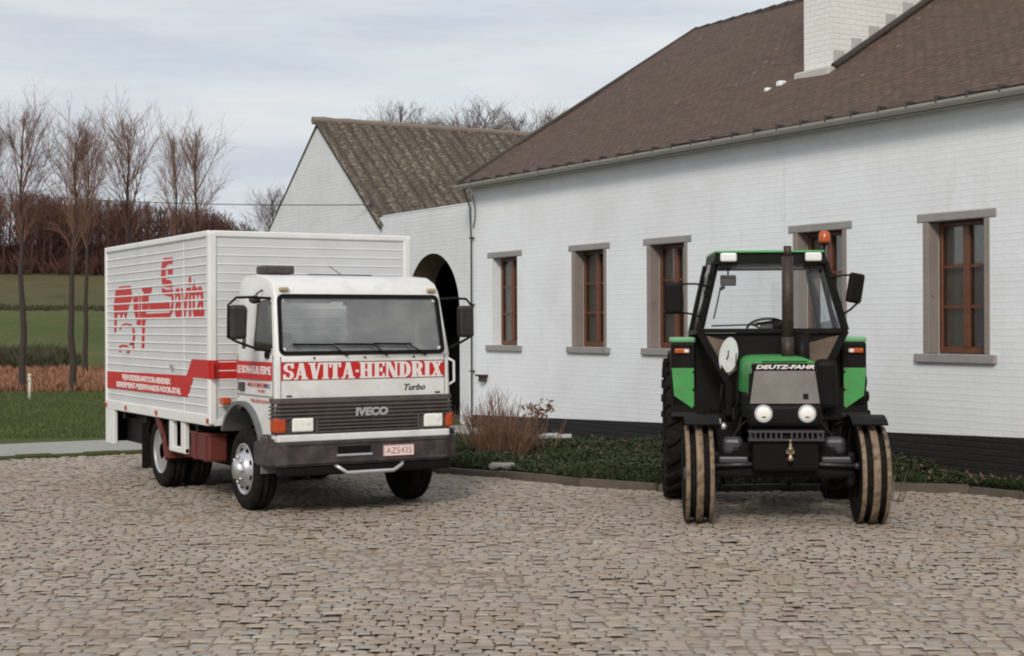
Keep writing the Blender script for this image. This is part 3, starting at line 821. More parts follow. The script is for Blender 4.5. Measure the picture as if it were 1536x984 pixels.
# cargo box with ribbed planks
b = B(); e = .016; BOXB = B()
BOXB.box(BX0 + e, BX1 - e, BY0_ + e, BY1_ - e, BZ0 + .02, BZ1 - .02)
nr = 20
for i in range(1, nr):
    z = BZ0 + .10 + (BZ1 - BZ0 - .16) * i / nr
    for (x0, x1, y0, y1) in ((BX0 + .05, BX1 - .09, BY0_ + .007, BY0_ + e + .002), (BX0 + .05, BX1 - .09, BY1_ - e - .002, BY1_ - .001)):
        b.box(x0, x1, y0, y1, z - .009, z + .009, .004, 1)
    b.box(BX1 - e - .002, BX1 - .009, BY0_ + .09, BY1_ - .09, z - .007, z + .007, .004, 1)
for x in (-2.35,): b.box(x - .008, x + .008, BY0_ + .010, BY0_ + e, BZ0 + .1, BZ1 - .06)
box = BOXB.obj('cargo_box', 'plank', truck); b.obj('plank_rib', 'box_white', box)
b = B()
for y in (BY0_, BY1_):
    s = 1 if y < 0 else -1
    b.box(BX1 - .085, BX1 + .006, min(y - s * .006, y + s * .085), max(y - s * .006, y + s * .085), BZ0, BZ1, .022, 3)
    b.box(BX0 - .006, BX0 + .06, min(y - s * .006, y + s * .08), max(y - s * .006, y + s * .08), BZ0, BZ1, .015, 2)
    b.box(BX0, BX1 - .04, min(y - s * .008, y + s * .05), max(y - s * .008, y + s * .05), BZ1 - .055, BZ1 + .012, .014, 2)
    b.box(BX0, BX1 - .04, min(y - s * .004, y + s * .05), max(y - s * .004, y + s * .05), BZ0 - .01, BZ0 + .105, .01, 2)
b.box(BX1 - .05, BX1 + .004, BY0_ + .05, BY1_ - .05, BZ1 - .055, BZ1 + .011, .014, 2)
b.box(BX1 - .05, BX1 + .003, BY0_ + .05, BY1_ - .05, BZ0 - .01, BZ0 + .06, .01, 2)
b.box(BX0 + .02, BX1 - .02, BY0_ + .02, BY1_ - .02, BZ1 - .012, BZ1 + .008)
b.obj('trim_frame', 'box_white', box)
b = B()
for i in range(10): b.box(BX1 - .004, BX1 + .010, BY0_ + .004 + .0 * i, BY0_ + .02, BZ0 + .1 + i * .17, BZ0 + .14 + i * .17)
b.bm.clear()
yP = BY0_ + e        # plank face
D = {
'block': [(-5.129, 1.981), (-5.161, 2.096), (-5.066, 2.287), (-4.888, 2.339), (-4.4, 2.338), (-4.321, 2.196), (-4.445, 2.114), (-4.53, 2.032), (-4.621, 1.921), (-4.712, 2.017), (-4.815, 1.933), (-4.888, 2.007), (-5.002, 1.985), (-5.045, 1.773), (-5.129, 1.773)],
'b1': [(-4.297, 2.195), (-4.078, 2.202), (-4.068, 1.918), (-4.165, 1.919), (-4.272, 2.029)],
'b2': [(-4.04, 2.211), (-3.968, 2.212), (-3.968, 1.864), (-4.145, 1.864), (-4.165, 1.905), (-4.04, 1.918)],
'b3': [(-3.935, 2.21), (-3.654, 2.217), (-3.673, 2.044), (-3.925, 2.042)],
'b4': [(-3.958, 2.295), (-3.517, 2.294), (-3.553, 2.232), (-3.84, 2.227)],
'leg': [(-3.958, 2.026), (-3.747, 2.024), (-3.817, 1.837), (-3.84, 1.594), (-3.954, 1.587), (-3.925, 1.837)],
'arc1': [(-4.919, 1.809), (-4.825, 1.86), (-4.621, 1.89), (-4.395, 1.876), (-4.272, 1.837), (-4.361, 1.837), (-4.445, 1.856), (-4.621, 1.868), (-4.774, 1.845), (-4.867, 1.803)],
'arc2': [(-4.341, 1.851), (-4.243, 1.809), (-4.213, 1.713), (-4.272, 1.63), (-4.346, 1.63), (-4.311, 1.726)],
'm1': [(-4.94, 1.607), (-4.774, 1.625), (-4.54, 1.619), (-4.54, 1.594), (-4.748, 1.6), (-4.888, 1.582)],
'm2': [(-4.47, 1.645), (-4.272, 1.663), (-4.243, 1.562), (-4.311, 1.561), (-4.331, 1.627), (-4.46, 1.617)],
'm3': [(-4.919, 1.553), (-4.815, 1.547), (-4.836, 1.529), (-4.919, 1.533)], 'm4': [(-4.57, 1.551), (-4.43, 1.552), (-4.49, 1.517), (-4.58, 1.521)],
'barA': [(-3.645, 2.111), (-2.848, 2.11), (-2.848, 2.041), (-3.645, 2.042)],
'barB': [(-3.982, 1.991), (-2.814, 2.0), (-2.831, 1.932), (-3.747, 1.928), (-3.84, 1.944)],
'S1': [(-3.063, 2.617), (-2.73, 2.611), (-2.738, 2.542), (-2.916, 2.541), (-2.985, 2.521), (-3.002, 2.441), (-2.976, 2.371), (-2.814, 2.358), (-2.738, 2.308), (-2.738, 2.282), (-2.985, 2.286), (-3.124, 2.317), (-3.168, 2.423), (-3.142, 2.552)],
'S1b': [(-2.916, 2.485), (-2.73, 2.486), (-2.738, 2.425), (-2.916, 2.426)],
'S2': [(-3.133, 2.289), (-3.028, 2.261), (-2.814, 2.251), (-2.789, 2.181), (-2.865, 2.18), (-3.072, 2.199), (-3.142, 2.24)],
'S3': [(-2.831, 2.277), (-2.73, 2.246), (-2.709, 2.129), (-2.738, 2.015), (-2.823, 1.964), (-2.848, 2.016), (-2.789, 2.092), (-2.78, 2.194)],
}
b = B()
for k in ('block', 'b1', 'b2', 'b3', 'b4', 'leg', 'arc1', 'arc2', 'm1', 'm2', 'm3', 'm4'): b.prism(D[k], SD(yP), -.002, .003)
b.obj('emblem', 'red_paint', box)
b = B()
for i, k in enumerate(('barA', 'barB', 'S1', 'S1b', 'S2', 'S3')): b.prism(D[k], SD(yP), -.002 - i * .0001, .0034 + i * .0002)
b.obj('lettering', 'red_paint', box)
b = B(); b.text('avita', SD(yP), -2.66, -1.66, 1.935, 2.385, bold=.025)
b.obj('lettering', 'red_paint', box)
# red stripe, kinked, running round onto the front
b = B()
b.prism([(-5.46, 1.075), (-2.22, 1.085), (-2.02, 1.30), (-1.375, 1.30), (-1.375, 1.495), (-2.06, 1.495), (-2.24, 1.315), (-5.46, 1.285)], SD(yP), -.002, .0105)
for i in range(1, nr):
    z = BZ0 + .10 + (BZ1 - BZ0 - .16) * i / nr
    if 1.10 < z < 1.27: b.box(-5.46, -2.25 + (z - 1.1) * .9, yP - .0125, yP - .009, z - .007, z + .007)
    elif 1.31 < z < 1.49: b.box(-2.0, -1.56, yP - .0125, yP - .009, z - .007, z + .007)
b.prism([(-1.55, 1.302), (-1.45, 1.302), (-1.45, 1.494), (-1.55, 1.494)], SD(BY0_ - .006), .0, .003)
b.prism([(BY0_ - .009, 1.302), (BY0_ + .09, 1.302), (BY0_ + .09, 1.494), (BY0_ - .009, 1.494)], FR(BX1 + .006), .0, .003)
b.prism([(BY0_ + .09, 1.301), (BY1_ - .09, 1.301), (BY1_ - .09, 1.495), (BY0_ + .09, 1.495)], FR(BX1 - e), -.002, .004)
b.obj('stripe', 'red_paint', box)
b = B()
b.text('VEEVOEDERKANTOOR-HENDRIX', SD(yP - .0105), -4.76, -2.80, 1.195, 1.266, bold=.035)
b.obj('lettering', 'lettering_white', box)
b = B(); b.text('RENDEMENT-MEERWAARDE-VOOR-STAL', SD(yP - .0105), -5.0, -2.43, 1.102, 1.172, bold=.035)
b.obj('lettering', 'lettering_white', box)
b = B(); b.box(-2.82, -2.68, yP - .02, yP, 1.385, 1.43, .006, 1); b.box(-2.78, -2.70, yP - .03, yP - .02, 1.37, 1.385); b.obj('latch', 'silver', box)
b = B()
for x in (-5.44, -4.55, -3.3, -1.50): b.box(x - .03, x + .03, BY0_ - .02, BY0_ - .003, BZ0 + .015, BZ0 + .07, .006, 1)
b.obj('side_marker', 'red_orange_lens', box)
# cab shell: profile swept across, hollowed, windows and wheel arch cut out
HW = .965
prof = [(-.035, .76), (.0, 1.14), (.0, 1.50), (-.012, 1.56), (-.125, 2.14), (-.15, 2.20), (-.21, 2.275), (-.36, 2.335), (-.7, 2.36), (-1.0, 2.35), (-1.09, 2.30), (-1.12, 2.2), (-1.12, .95), (-1.08, .95), (-.2, .76)]
def taper(v):
    t = max(0, (v.z - 1.55) / .8); k = 1 - .055 * t
    return Vector((v.x, v.y * k, v.z))
b = B(); b.prism(prof, lambda u, v, t: Vector((u, t, v)), -HW, HW)
es = [e_ for e_ in b.bm.edges if all(abs(abs(v.co.y) - HW) < 1e-4 for v in e_.verts) and e_.verts[0].co.y * e_.verts[1].co.y > 0 and min(v.co.z for v in e_.verts) > .76]
bmesh.ops.bevel(b.bm, geom=es, offset=.065, segments=4, affect='EDGES', profile=.5, clamp_overlap=True)
b.xform(taper); cab = b.obj('cab', ['white_paint', 'cab_inner'], truck)
def cutter(poly, fn, t0, t1, bev=0, tp=True):
    b = B(); b.prism(poly, fn, t0, t1)
    if bev:
        dirs = [e_ for e_ in b.bm.edges if (e_.verts[0].co - e_.verts[1].co).length > abs(t1 - t0) * .95]
        bmesh.ops.bevel(b.bm, geom=dirs, offset=bev, segments=4, affect='EDGES')
    if tp: b.xform(taper)
    o = b.obj('cutter', 'cab_inner'); return o
inn = [(-.07, 1.0), (-.06, 1.5), (-.075, 1.56), (-.20, 2.20), (-.3, 2.27), (-.7, 2.30), (-1.0, 2.29), (-1.06, 2.2), (-1.06, 1.12)]
WSB, WST = 1.585, 2.135
def ws_poly(g=0): return [(-.895 - g, WSB - g), (.895 + g, WSB - g), (.872 + g, WST + g), (-.872 - g, WST + g)]
xf = lambda z: -.012 - (z - 1.56) * (.113 / .58)
side_win = [(-.075, 1.60), (-.64, 1.60), (-.60, 2.09), (-.185, 2.11)]
rear_win = [(-.98, 1.62), (-.87, 1.62), (-.84, 2.03), (-.96, 2.03)]
boolean(cab, [cutter(inn, lambda u, v, t: Vector((u, t, v)), -.91, .91),
              cutter(ws_poly(), lambda u, v, t: Vector((t, u, v)), -.30, .2, .05, False),
              cutter(side_win, lambda u, v, t: Vector((u, t, v)), -1.2, 1.2, .03),
              cutter(rear_win, lambda u, v, t: Vector((u, t, v)), -1.2, 1.2, .02),
              cutter([(-.62, 1.70), (.30, 1.70), (.30, 2.10), (-.62, 2.10)], lambda u, v, t: Vector((t, u, v)), -1.5, -.95, .04, False),
              cutter([(-.87 + .60 * math.cos(a), .46 + .60 * math.sin(a)) for a in lin(0, 2 * math.pi, 33)[:-1]], lambda u, v, t: Vector((u, t, v)), -1.2, 1.2, 0, False)])
sm_angle(cab, 32)
# windscreen seal, glass, other panes
def ring(poly_o, poly_i, fn, t0, t1):
    b = B(); n = len(poly_o)
    vo = [[b.bm.verts.new(fn(u, v, t)) for u, v in poly_o] for t in (t0, t1)]; vi = [[b.bm.verts.new(fn(u, v, t)) for u, v in poly_i] for t in (t0, t1)]
    for i in range(n):
        j = (i + 1) % n
        b.face([v.co for v in (vo[1][i], vo[1][j], vi[1][j], vi[1][i])]); b.face([v.co for v in (vo[0][i], vo[1][i], vo[1][j], vo[0][j])]); b.face([v.co for v in (vi[0][i], vi[0][j], vi[1][j], vi[1][i])])
        b.face([v.co for v in (vo[0][j], vo[0][i], vi[0][i], vi[0][j])])
    bmesh.ops.remove_doubles(b.bm, verts=list(b.bm.verts), dist=1e-5)
    return b
def rounded(poly, r_, n=5):
    o = []
    for i, p in enumerate(poly):
        p = Vector(p); a = Vector(poly[i - 1]); c = Vector(poly[(i + 1) % len(poly)])
        pa = p + (a - p).normalized() * r_; pc = p + (c - p).normalized() * r_
        for k in range(n + 1):
            t = k / n; o.append(tuple(pa * (1 - t) ** 2 + p * 2 * t * (1 - t) + pc * t * t))
    return o
WSF = lambda u, v, t: Vector((xf(v) + t, u, v))
ring(rounded(ws_poly(.022), .07), rounded(ws_poly(-.016), .05), WSF, -.03, .012).obj('windscreen_seal', 'black', cab)
b = B(); b.prism(rounded(ws_poly(-.005), .05), WSF, -.016, -.010); b.obj('windscreen', 'glass_truck', cab)
for s in (-1, 1):
    y = lambda v: s * (HW - .02) * (1 - .055 * max(0, (v - 1.55) / .8))
    b = B(); b.prism(rounded(side_win, .03), lambda u, v, t: Vector((u, y(v) + t, v)), -.003, .003); b.obj('side_window', 'glass_side', cab)
    b = B(); b.prism(rear_win, lambda u, v, t: Vector((u, y(v) + t, v)), -.003, .003); b.obj('quarter_window', 'glass_side', cab)
    # door: seams, handle
    b = B(); yy = s * (HW + .0015)
    for x0, x1, z0, z1 in ((-1.04, -1.032, 1.12, 1.56), (-.055, -.047, .80, 1.56), (-1.04, -.06, 1.16, 1.166)):
        b.box(x0, x1, yy - .002, yy + .002, z0, z1)
    b.obj('door_seam', 'dark_plastic', cab)
    b = B(); b.box(-.98, -.85, yy - .02, yy + .02, 1.195, 1.285, .012, 2); b.obj('door_handle', 'dark_plastic', cab)
b = B(); yR = -HW
b.prism([(-1.07, 1.318), (-.075, 1.318), (-.075, 1.497), (-1.07, 1.497)], SD(yR), .0, .004); b.obj('door_stripe', 'red_paint', cab)
b = B(); b.text('LE BONHEUR FERME', SD(yR - .004), -1.03, -.10, 1.375, 1.455, bold=.025); b.obj('lettering', 'lettering_white', cab)
b = B(); b.text('MAXIMUM', SD(yR), -.75, -.22, 1.25, 1.29, bold=.02); b.obj('lettering', 'sign_red_small', cab)
b = B(); b.text('75-80', SD(yR), -.48, -.28, 1.20, 1.225, bold=.02); b.obj('lettering', 'sign_red_small', cab)
b = B(); b.text('TELEFOON', SD(yR), -.68, -.18, 1.095, 1.125, bold=.02)
b.obj('lettering', 'sign_red_small', cab)
b = B(); b.text('DC', SD(yR), -.27, -.13, 1.245, 1.285, bold=.02); b.obj('lettering', 'sign_blue', cab)
# front band with slab-serif lettering
b = B(); b.prism([(-.90, 1.325), (.90, 1.325), (.90, 1.492), (-.90, 1.492)], FR(.0), .0, .004); b.obj('front_band', 'red_paint', cab)
def slab(word, u0, u1, v0, v1, fn, t=.0035):
    b = B(); n = [0]
    wid = {'S': .82, 'A': 1.05, 'V': 1.02, 'I': .52, 'T': .92, '-': .32, 'H': 1.08, 'E': .9, 'N': 1.08, 'D': .98, 'R': 1.04, 'X': 1.02}
    tot = sum(wid[c] for c in word); s = (u1 - u0) / tot; h = v1 - v0; x = u0
    for c in word:
        wd = wid[c] * s; a = .02 * s; L_, R_ = x + a, x + wd - a; ww = R_ - L_
        st = .33 * s; sv = .10 * h; tn = .16 * s
        def q(p):
            n[0] += 1; b.prism(p, fn, 0, t + n[0] * .00004)
        def rect(x0, x1, y0, y1): q([(x0, v0 + y0 * h), (x1, v0 + y0 * h), (x1, v0 + y1 * h), (x0, v0 + y1 * h)])
        def stem(x0, w_=st, ser=.09 * s):
            rect(x0, x0 + w_, 0, 1); rect(x0 - ser, x0 + w_ + ser, 0, .10); rect(x0 - ser, x0 + w_ + ser, .90, 1)
        def diag(xa, ya, xb, yb, w_): q([(xa, v0 + ya * h), (xa + w_, v0 + ya * h), (xb + w_, v0 + yb * h), (xb, v0 + yb * h)])
        sr = .09 * s
        def arc(cx, y0, y1, rx, th, a0, a1):
            cy = (y0 + y1) / 2; ry = (y1 - y0) / 2; m = 10
            o = [(cx + rx * math.cos(A), v0 + (cy + ry * math.sin(A)) * h) for A in lin(a0, a1, m)]
            i = [(cx + (rx - th) * math.cos(A), v0 + (cy + (ry - .11) * math.sin(A)) * h) for A in lin(a1, a0, m)]
            q(o + i)
        if c == 'I': stem(L_ + (ww - st) / 2)
        elif c == 'H': stem(L_ + sr); stem(R_ - sr - st); rect(L_ + sr + st, R_ - sr - st, .45, .56)
        elif c == 'T': stem(L_ + (ww - st) / 2); rect(L_, R_, .89, 1); rect(L_, L_ + tn, .70, .9); rect(R_ - tn, R_, .70, .9)
        elif c == 'E': stem(L_ + sr); rect(L_ + sr, R_, .89, 1); rect(L_ + sr, R_, 0, .11); rect(L_ + sr, R_ - .16 * s, .45, .56); rect(R_ - tn, R_, .72, .9); rect(R_ - tn, R_, .1, .28); rect(R_ - .16 * s - tn, R_ - .16 * s, .36, .65)
        elif c == 'N': stem(L_ + sr, tn); stem(R_ - sr - tn, tn); diag(R_ - sr - st, 0, L_ + sr, 1, st * 1.0)
        elif c == 'A':
            m = (L_ + R_) / 2; diag(L_ + sr, 0, m - tn * .8, 1, tn); diag(R_ - sr - st, 0, m - st * .55, 1, st); rect(L_ + ww * .28, R_ - ww * .3, .27, .37)
            rect(L_ - .02 * s, L_ + 2.9 * sr, 0, .10); rect(R_ - st - 2 * sr, R_, 0, .10)
        elif c == 'V':
            m = (L_ + R_) / 2; diag(m - st * .5, 0, L_ + sr, 1, st); diag(m - tn * .3, 0, R_ - sr - tn, 1, tn)
            rect(L_, L_ + st + 2 * sr, .90, 1); rect(R_ - 2.9 * sr, R_, .90, 1)
        elif c == 'X':
            diag(R_ - sr - st, 0, L_ + sr, 1, st); diag(L_ + sr, 0, R_ - sr - tn, 1, tn)
            for y_ in ((0, .1), (.9, 1)): rect(L_, L_ + st + 1.6 * sr, *y_); rect(R_ - st - 1.6 * sr, R_, *y_)
        elif c == 'D': stem(L_ + sr); rect(L_ + sr, L_ + ww * .5, .89, 1); rect(L_ + sr, L_ + ww * .5, 0, .11); arc(L_ + ww * .45, 0, 1, R_ - L_ - ww * .45, st, -math.pi / 2, math.pi / 2)
        elif c == 'R':
            stem(L_ + sr); rect(L_ + sr, L_ + ww * .5, .89, 1); rect(L_ + sr, L_ + ww * .5, .42, .53); arc(L_ + ww * .45, .42, 1, ww * .46, st, -math.pi / 2, math.pi / 2)
            diag(R_ - sr - st, 0, L_ + ww * .42, .46, st); rect(R_ - st - sr, R_ + .02 * s, 0, .10)
        elif c == '-': rect(L_ + .02 * s, R_ - .02 * s, .38, .52)
        elif c == 'S':
            cx = (L_ + R_) / 2; 
            arc(cx, .45, 1, ww * .47, st * .85, R(35), R(270)); arc(cx, 0, .56, ww * .5, st * .85, R(-145), R(90))
            rect(R_ - tn * 1.3, R_, .68, 1); rect(L_, L_ + tn * 1.3, 0, .32)
        x += wd
    return b
slab('SAVITA-HENDRIX', -.885, .885, 1.329, 1.488, FR(.004)).obj('lettering', 'lettering_white', cab)
b = B(); b.text('Turbo', FR(.0), .44, .68, 1.20, 1.262, bold=.02, shear=.35, t=.005); b.obj('lettering', 'dark_plastic', cab)
b = B()   # moulded edge under the front flap
b.box(-.001, .004, -.9, .9, 1.322, 1.326); b.box(-.001, .003, -.9, .9, 1.494, 1.499); 
for y in (-.905, .905): b.box(-.012, .0025, y - .003, y + .003, 1.16, 1.55)
b.obj('flap_seam', 'dark_plastic', cab)
b = B()
for y in (-.55, 0, .55): b.lathe([(.012, .0), (.012, .006), (0, .008)], (0, y, 1.535), 'x', 8)
for y in (-.82, .82): b.box(-.002, .012, y - .03, y + .03, 1.165, 1.18, .004, 1)
b.obj('flap_fastener', 'dark_plastic', cab)
b = B()
for y in (-.5, .42): b.box(-.26, -.235, y - .24, y + .24, 2.07, 2.14, .01, 1)
b.obj('sun_visor', 'cab_inner', cab)
b = B(); b.box(-.30, -.15, .10, .34, 1.50, 1.58, .03, 2); b.box(-.28, -.12, -.7, -.35, 1.50, 1.535, .01, 1); b.obj('dash_clutter', 'cab_inner', cab)
# grille wraps the front corners
b = B()
def gr(z0, z1, dx, m=0):
    xs_ = .012 + dx
    b.prism([(xs_, -.93), (xs_, .93), (xs_ - .03, .965 + dx), (-.09, .975 + dx), (-.09, .955), (-.05, .93), (-.05, -.93), (-.09, -.955), (-.09, -.975 - dx), (xs_ - .03, -.965 - dx)], lambda u, v, t: Vector((u, v, t)), z0, z1)
gr(.80, 1.148, .0)
gri = b.obj('grille', 'dark_plastic', truck)
b = B(); gr(1.101, 1.151, .018)
for k in range(4): gr(1.062 - k * .037, 1.078 - k * .037, .024)
for k in range(4):
    z = .918 - k * .033
    b.box(.012, .036, -.52, .57, z - .007, z + .007, .003, 1)
b.box(.012, .030, -.545, -.525, .80, .95); b.box(.012, .030, .575, .595, .80, .95)
b.obj('grille_slat', 'grille_plastic', gri)
b = B(); b.text('IVECO', FR(.036), -.125, .235, .962, 1.046, bold=.055, shear=.08, t=.012); b.obj('badge', 'silver', gri)
for s, (y0, y1) in ((-1, (-.80, -.575)), (1, (.65, .865))):
    b = B(); b.box(.008, .045, y0, y1, .825, .96, .018, 3); hl = b.obj('headlight', 'lamp_glass', truck)
    b = B(); b.box(.0, .022, y0 - .02, y1 + .02, .808, .976, .01, 1); b.obj('bezel', 'dark_plastic', hl)
    b = B(); cy = (y0 + y1) / 2; b.lathe([(.0, .047), (.03, .046), (.045, .040)], (0, cy + .05, .915), 'x', 16); b.obj('reflector', 'lamp_bright', hl)
    b = B(); ya, yb = (-.985, -.86) if s < 0 else (.905, .985)
    b.box(-.10, .036, ya, yb, .82, .965, .022, 3); b.obj('indicator', 'red_orange_lens', truck)
    b = B(); b.box(-.145, -.105, s * .82 - .05, s * .82 + .05, 2.185, 2.222, .012, 2); b.obj('marker_lamp', 'tan_lens', cab)
# strip, bumper, plate
b = B(); b.box(-.09, .03, -.95, .95, .725, .80, .015, 2); b.obj('lower_panel', 'white_paint', cab)
bx = .10
b = B()
bp_ = [(bx, -.88), (bx, .88), (bx - .035, .985), (bx - .12, 1.04), (-.36, 1.05), (-.36, .97), (-.05, .95), (-.05, -.95), (-.36, -.97), (-.36, -1.05), (bx - .12, -1.04), (bx - .035, -.985)]
b.prism(bp_, lambda u, v, t: Vector((u, v, t)), .50, .735)
bmesh.ops.bevel(b.bm, geom=[e_ for e_ in b.bm.edges if abs(e_.verts[0].co.z - e_.verts[1].co.z) < 1e-4], offset=.016, segments=2, affect='EDGES')
bum = b.obj('bumper', 'bumper_plastic', truck)
b = B(); b.box(bx - .004, bx + .012, -.88, .88, .70, .726, .006, 1); b.box(bx - .004, bx + .010, -.88, .88, .52, .54, .006, 1); b.obj('bumper_rib', 'bumper_plastic', bum)
b = B(); b.box(bx - .02, bx + .004, -.35, .02, .60, .68, .008, 1); b.obj('step_recess', 'black', bum)
b = B(); b.box(bx - .01, bx + .018, -.36, .03, .578, .60, .006, 1); b.obj('step_plate', 'silver', bum)
b = B(); b.box(bx, bx + .012, .15, .495, .556, .668, .008, 2); pl = b.obj('number_plate', 'plate_white', bum)
b = B(); b.text('AZ5435', FR(bx + .012), .18, .465, .582, .642, bold=-.005, t=.002); b.obj('lettering', 'plate_red', pl)
ring([(.152, .558), (.493, .558), (.493, .666), (.152, .666)], [(.157, .563), (.488, .563), (.488, .661), (.157, .661)], FR(bx + .011), 0, .003).obj('plate_border', 'plate_red', pl)
b = B(); b.tube([(bx - .06, -.37, .50), (bx + .0, -.33, .47), (bx + .01, -.25, .418), (bx + .01, .26, .418), (bx + .0, .36, .47), (bx - .06, .40, .51)], .02, 8); b.obj('tow_bar', 'silver', truck)
b = B(); b.box(bx - .14, bx - .03, -.95, .95, .40, .505, .02, 1); b.obj('under_valance', 'black', bum)
# grab frame on the far front corner
b = B(); b.tube([(-.03, .955, 1.515), (.0, 1.015, 1.48), (.0, 1.02, 1.28), (-.03, .955, 1.235)], .014, 8); b.obj('grab_handle', 'white_paint', cab)
# wipers
for (ya, yb, yc) in ((-.22, -.78, -.36), (.22, -.34, .10), (.66, .10, .50)):
    b = B(); p0 = Vector((xf(1.56) + .03, ya, 1.568)); pm_ = Vector((xf(1.66) + .04, yc, 1.655))
    b.tube([p0 + Vector((0, .02, -.012)), p0, pm_], [.014, .010, .006], 6)
    b.bar((xf(1.665) + .034, yb, 1.668), (xf(1.655) + .034, (yb + yc) / 2 + .22, 1.662), .012, .02)
    b.obj('wiper', 'black', cab)
# mirrors
for s in (-1, 1):
    b = B(); yc = s * 1.27
    b.box(-.26, -.16, yc - .085, yc + .085, 1.72, 2.05, .035, 3); mir = b.obj('mirror', 'mirror_back', cab)
    b = B(); b.box(-.268, -.259, yc - .065, yc + .065, 1.745, 2.025, .003, 1); b.obj('mirror_glass', 'mirror_glass', mir)
    b = B()
    b.tube([(-.20, s * .93, 2.115), (-.21, s * 1.15, 2.125), (-.215, s * 1.28, 2.12), (-.22, s * 1.36, 2.05), (-.22, s * 1.365, 1.74), (-.215, s * 1.27, 1.695), (-.16, s * 1.1, 1.63), (-.10, s * .97, 1.60)], .013, 8)
    b.box(-.235, -.155, s * .96 - .03, s * .96 + .03, 1.53, 1.60, .012, 1)
    b.obj('mirror_arm', 'black', mir)
b = B(); b.ball((-.40, -1.02, 2.105), .07, (.5, .9, .6), 12); b.tube([(-.42, -.93, 2.2), (-.42, -.98, 2.17), (-.40, -1.02, 2.13)], .01, 6); b.obj('kerb_mirror', 'mirror_back', cab)
# snorkel on the roof edge
b = B(); b.box(-1.10, -.86, -.74, -.40, 2.375, 2.46, .018, 2); ai = b.obj('air_intake', 'bumper_plastic', cab)
b = B(); b.prism([(-.71, 2.25), (-.50, 2.25), (-.44, 2.376), (-.71, 2.376)], lambda u, v, t: Vector((t, u, v)), -1.06, -.90); b.obj('intake_duct', 'black', ai)
b = B(); b.tube([(-.6, -.36, 2.365), (-.6, .36, 2.365)], .006, 5); b.tube([(-.6, .02, 2.36), (-.75, -.06, 2.46)], .004, 5); b.obj('antenna', 'black', cab)
# interior
b = B()
for y in (-.52, .42):
    b.box(-.94, -.46, y - .25, y + .25, 1.22, 1.38, .05, 2); b.box(-1.02, -.88, y - .24, y + .24, 1.36, 1.64, .05, 2); b.box(-1.01, -.91, y - .13, y + .13, 1.65, 1.78, .04, 2)
b.obj('seat', 'seat', cab)
b = B(); b.box(-.32, -.07, -.90, .90, 1.05, 1.50, .04, 2); b.obj('dashboard', 'dark_plastic', cab)
b = B(); b.bm.clear()
ns = 28; cen = Vector((-.40, .42, 1.62)); ax = Vector((-.45, 0, .9)).normalized(); sx = Vector((0, 1, 0)); sy = ax.cross(sx)
b.tube([cen + (sx * math.cos(a) + sy * math.sin(a)) * .21 for a in lin(0, 2 * math.pi, ns)], .014, 6, False)
for a in (R(90), R(210), R(330)): b.tube([cen - ax * .04, cen + (sx * math.cos(a) + sy * math.sin(a)) * .2], .012, 6)
b.tube([cen - ax * .04, Vector((-.2, .42, 1.3))], .03, 8)
b.obj('steering_wheel', 'black', cab)
# wheels
def tyre_prof(r, w_, rim, y0=0):
    h = w_ / 2
    return [(rim - .01, y0 - h * .72), (rim + .02, y0 - h * .92), (rim + (r - rim) * .5, y0 - h), (r - .03, y0 - h * .93), (r - .008, y0 - h * .78), (r, y0 - h * .55), (r, y0 - h * .36), (r - .012, y0 - h * .33), (r - .012, y0 - h * .24), (r, y0 - h * .2),
            (r, y0 + h * .2), (r - .012, y0 + h * .24), (r - .012, y0 + h * .33), (r, y0 + h * .36), (r, y0 + h * .55), (r - .008, y0 + h * .78), (r - .03, y0 + h * .93), (rim + (r - rim) * .5, y0 + h), (rim + .02, y0 + h * .92), (rim - .01, y0 + h * .72)]
def rim_holes(b, c, y, rr_, n, hr, s):
    for k in range(n):
        a = 2 * math.pi * (k + .5) / n
        b.lathe([(0, y), (hr, y), (hr, y + s * .002)], (c[0] + rr_ * math.cos(a), 0, c[2] + rr_ * math.sin(a)), 'y', 10)
def truck_wheel(x, s, rear):
    yo = s * (.98 if not rear else 1.04); c = (x, 0, .41); wd = .235
    wob = thing('wheel', None, None, (0, 0, 0)); wob.parent = truck
    b = B(); b.lathe(tyre_prof(.41, wd, .255, yo - s * wd / 2), c, 'y', 44)
    if rear: b.lathe(tyre_prof(.41, wd, .255, yo - s * (wd * 1.5 + .05)), c, 'y', 44)
    b.obj('tyre', 'rubber', wob)
    b = B()
    if not rear:
        b.lathe([(.262, yo - s * .03), (.258, yo - s * .008), (.245, yo - s * .012), (.235, yo - s * .06), (.215, yo - s * .05), (.16, yo + s * .025), (.155, yo + s * .035), (.10, yo + s * .035), (.095, yo + s * .07), (.085, yo + s * .085), (.0, yo + s * .087)], c, 'y', 40)
    else:
        b.lathe([(.262, yo - s * .03), (.258, yo - s * .008), (.245, yo - s * .012), (.235, yo - s * .10), (.20, yo - s * .15), (.12, yo - s * .15), (.115, yo - s * .05), (.09, yo - s * .03), (.0, yo - s * .03)], c, 'y', 40)
    for k in range(8):
        a = 2 * math.pi * k / 8; rr_ = .125 if not rear else .15
        yn = yo + s * (.035 if not rear else -.15)
        b.lathe([(.016, yn), (.016, yn + s * .03), (.0, yn + s * .03)], (c[0] + rr_ * math.cos(a), 0, c[2] + rr_ * math.sin(a)), 'y', 6)
    b.obj('rim', 'alu', wob)
    if not rear:
        b = B()
        for k in range(8):
            a = 2 * math.pi * (k + .5) / 8
            for (cx_, cz_) in ((c[0] + .195 * math.cos(a), c[2] + .195 * math.sin(a)),):
                b.lathe([(0.024, yo - s * .03), (.024, yo - s * .012), (.0, yo - s * .010)], (cx_, 0, cz_), 'y', 12)
        b.obj('rim_hole', 'void_black', wob)
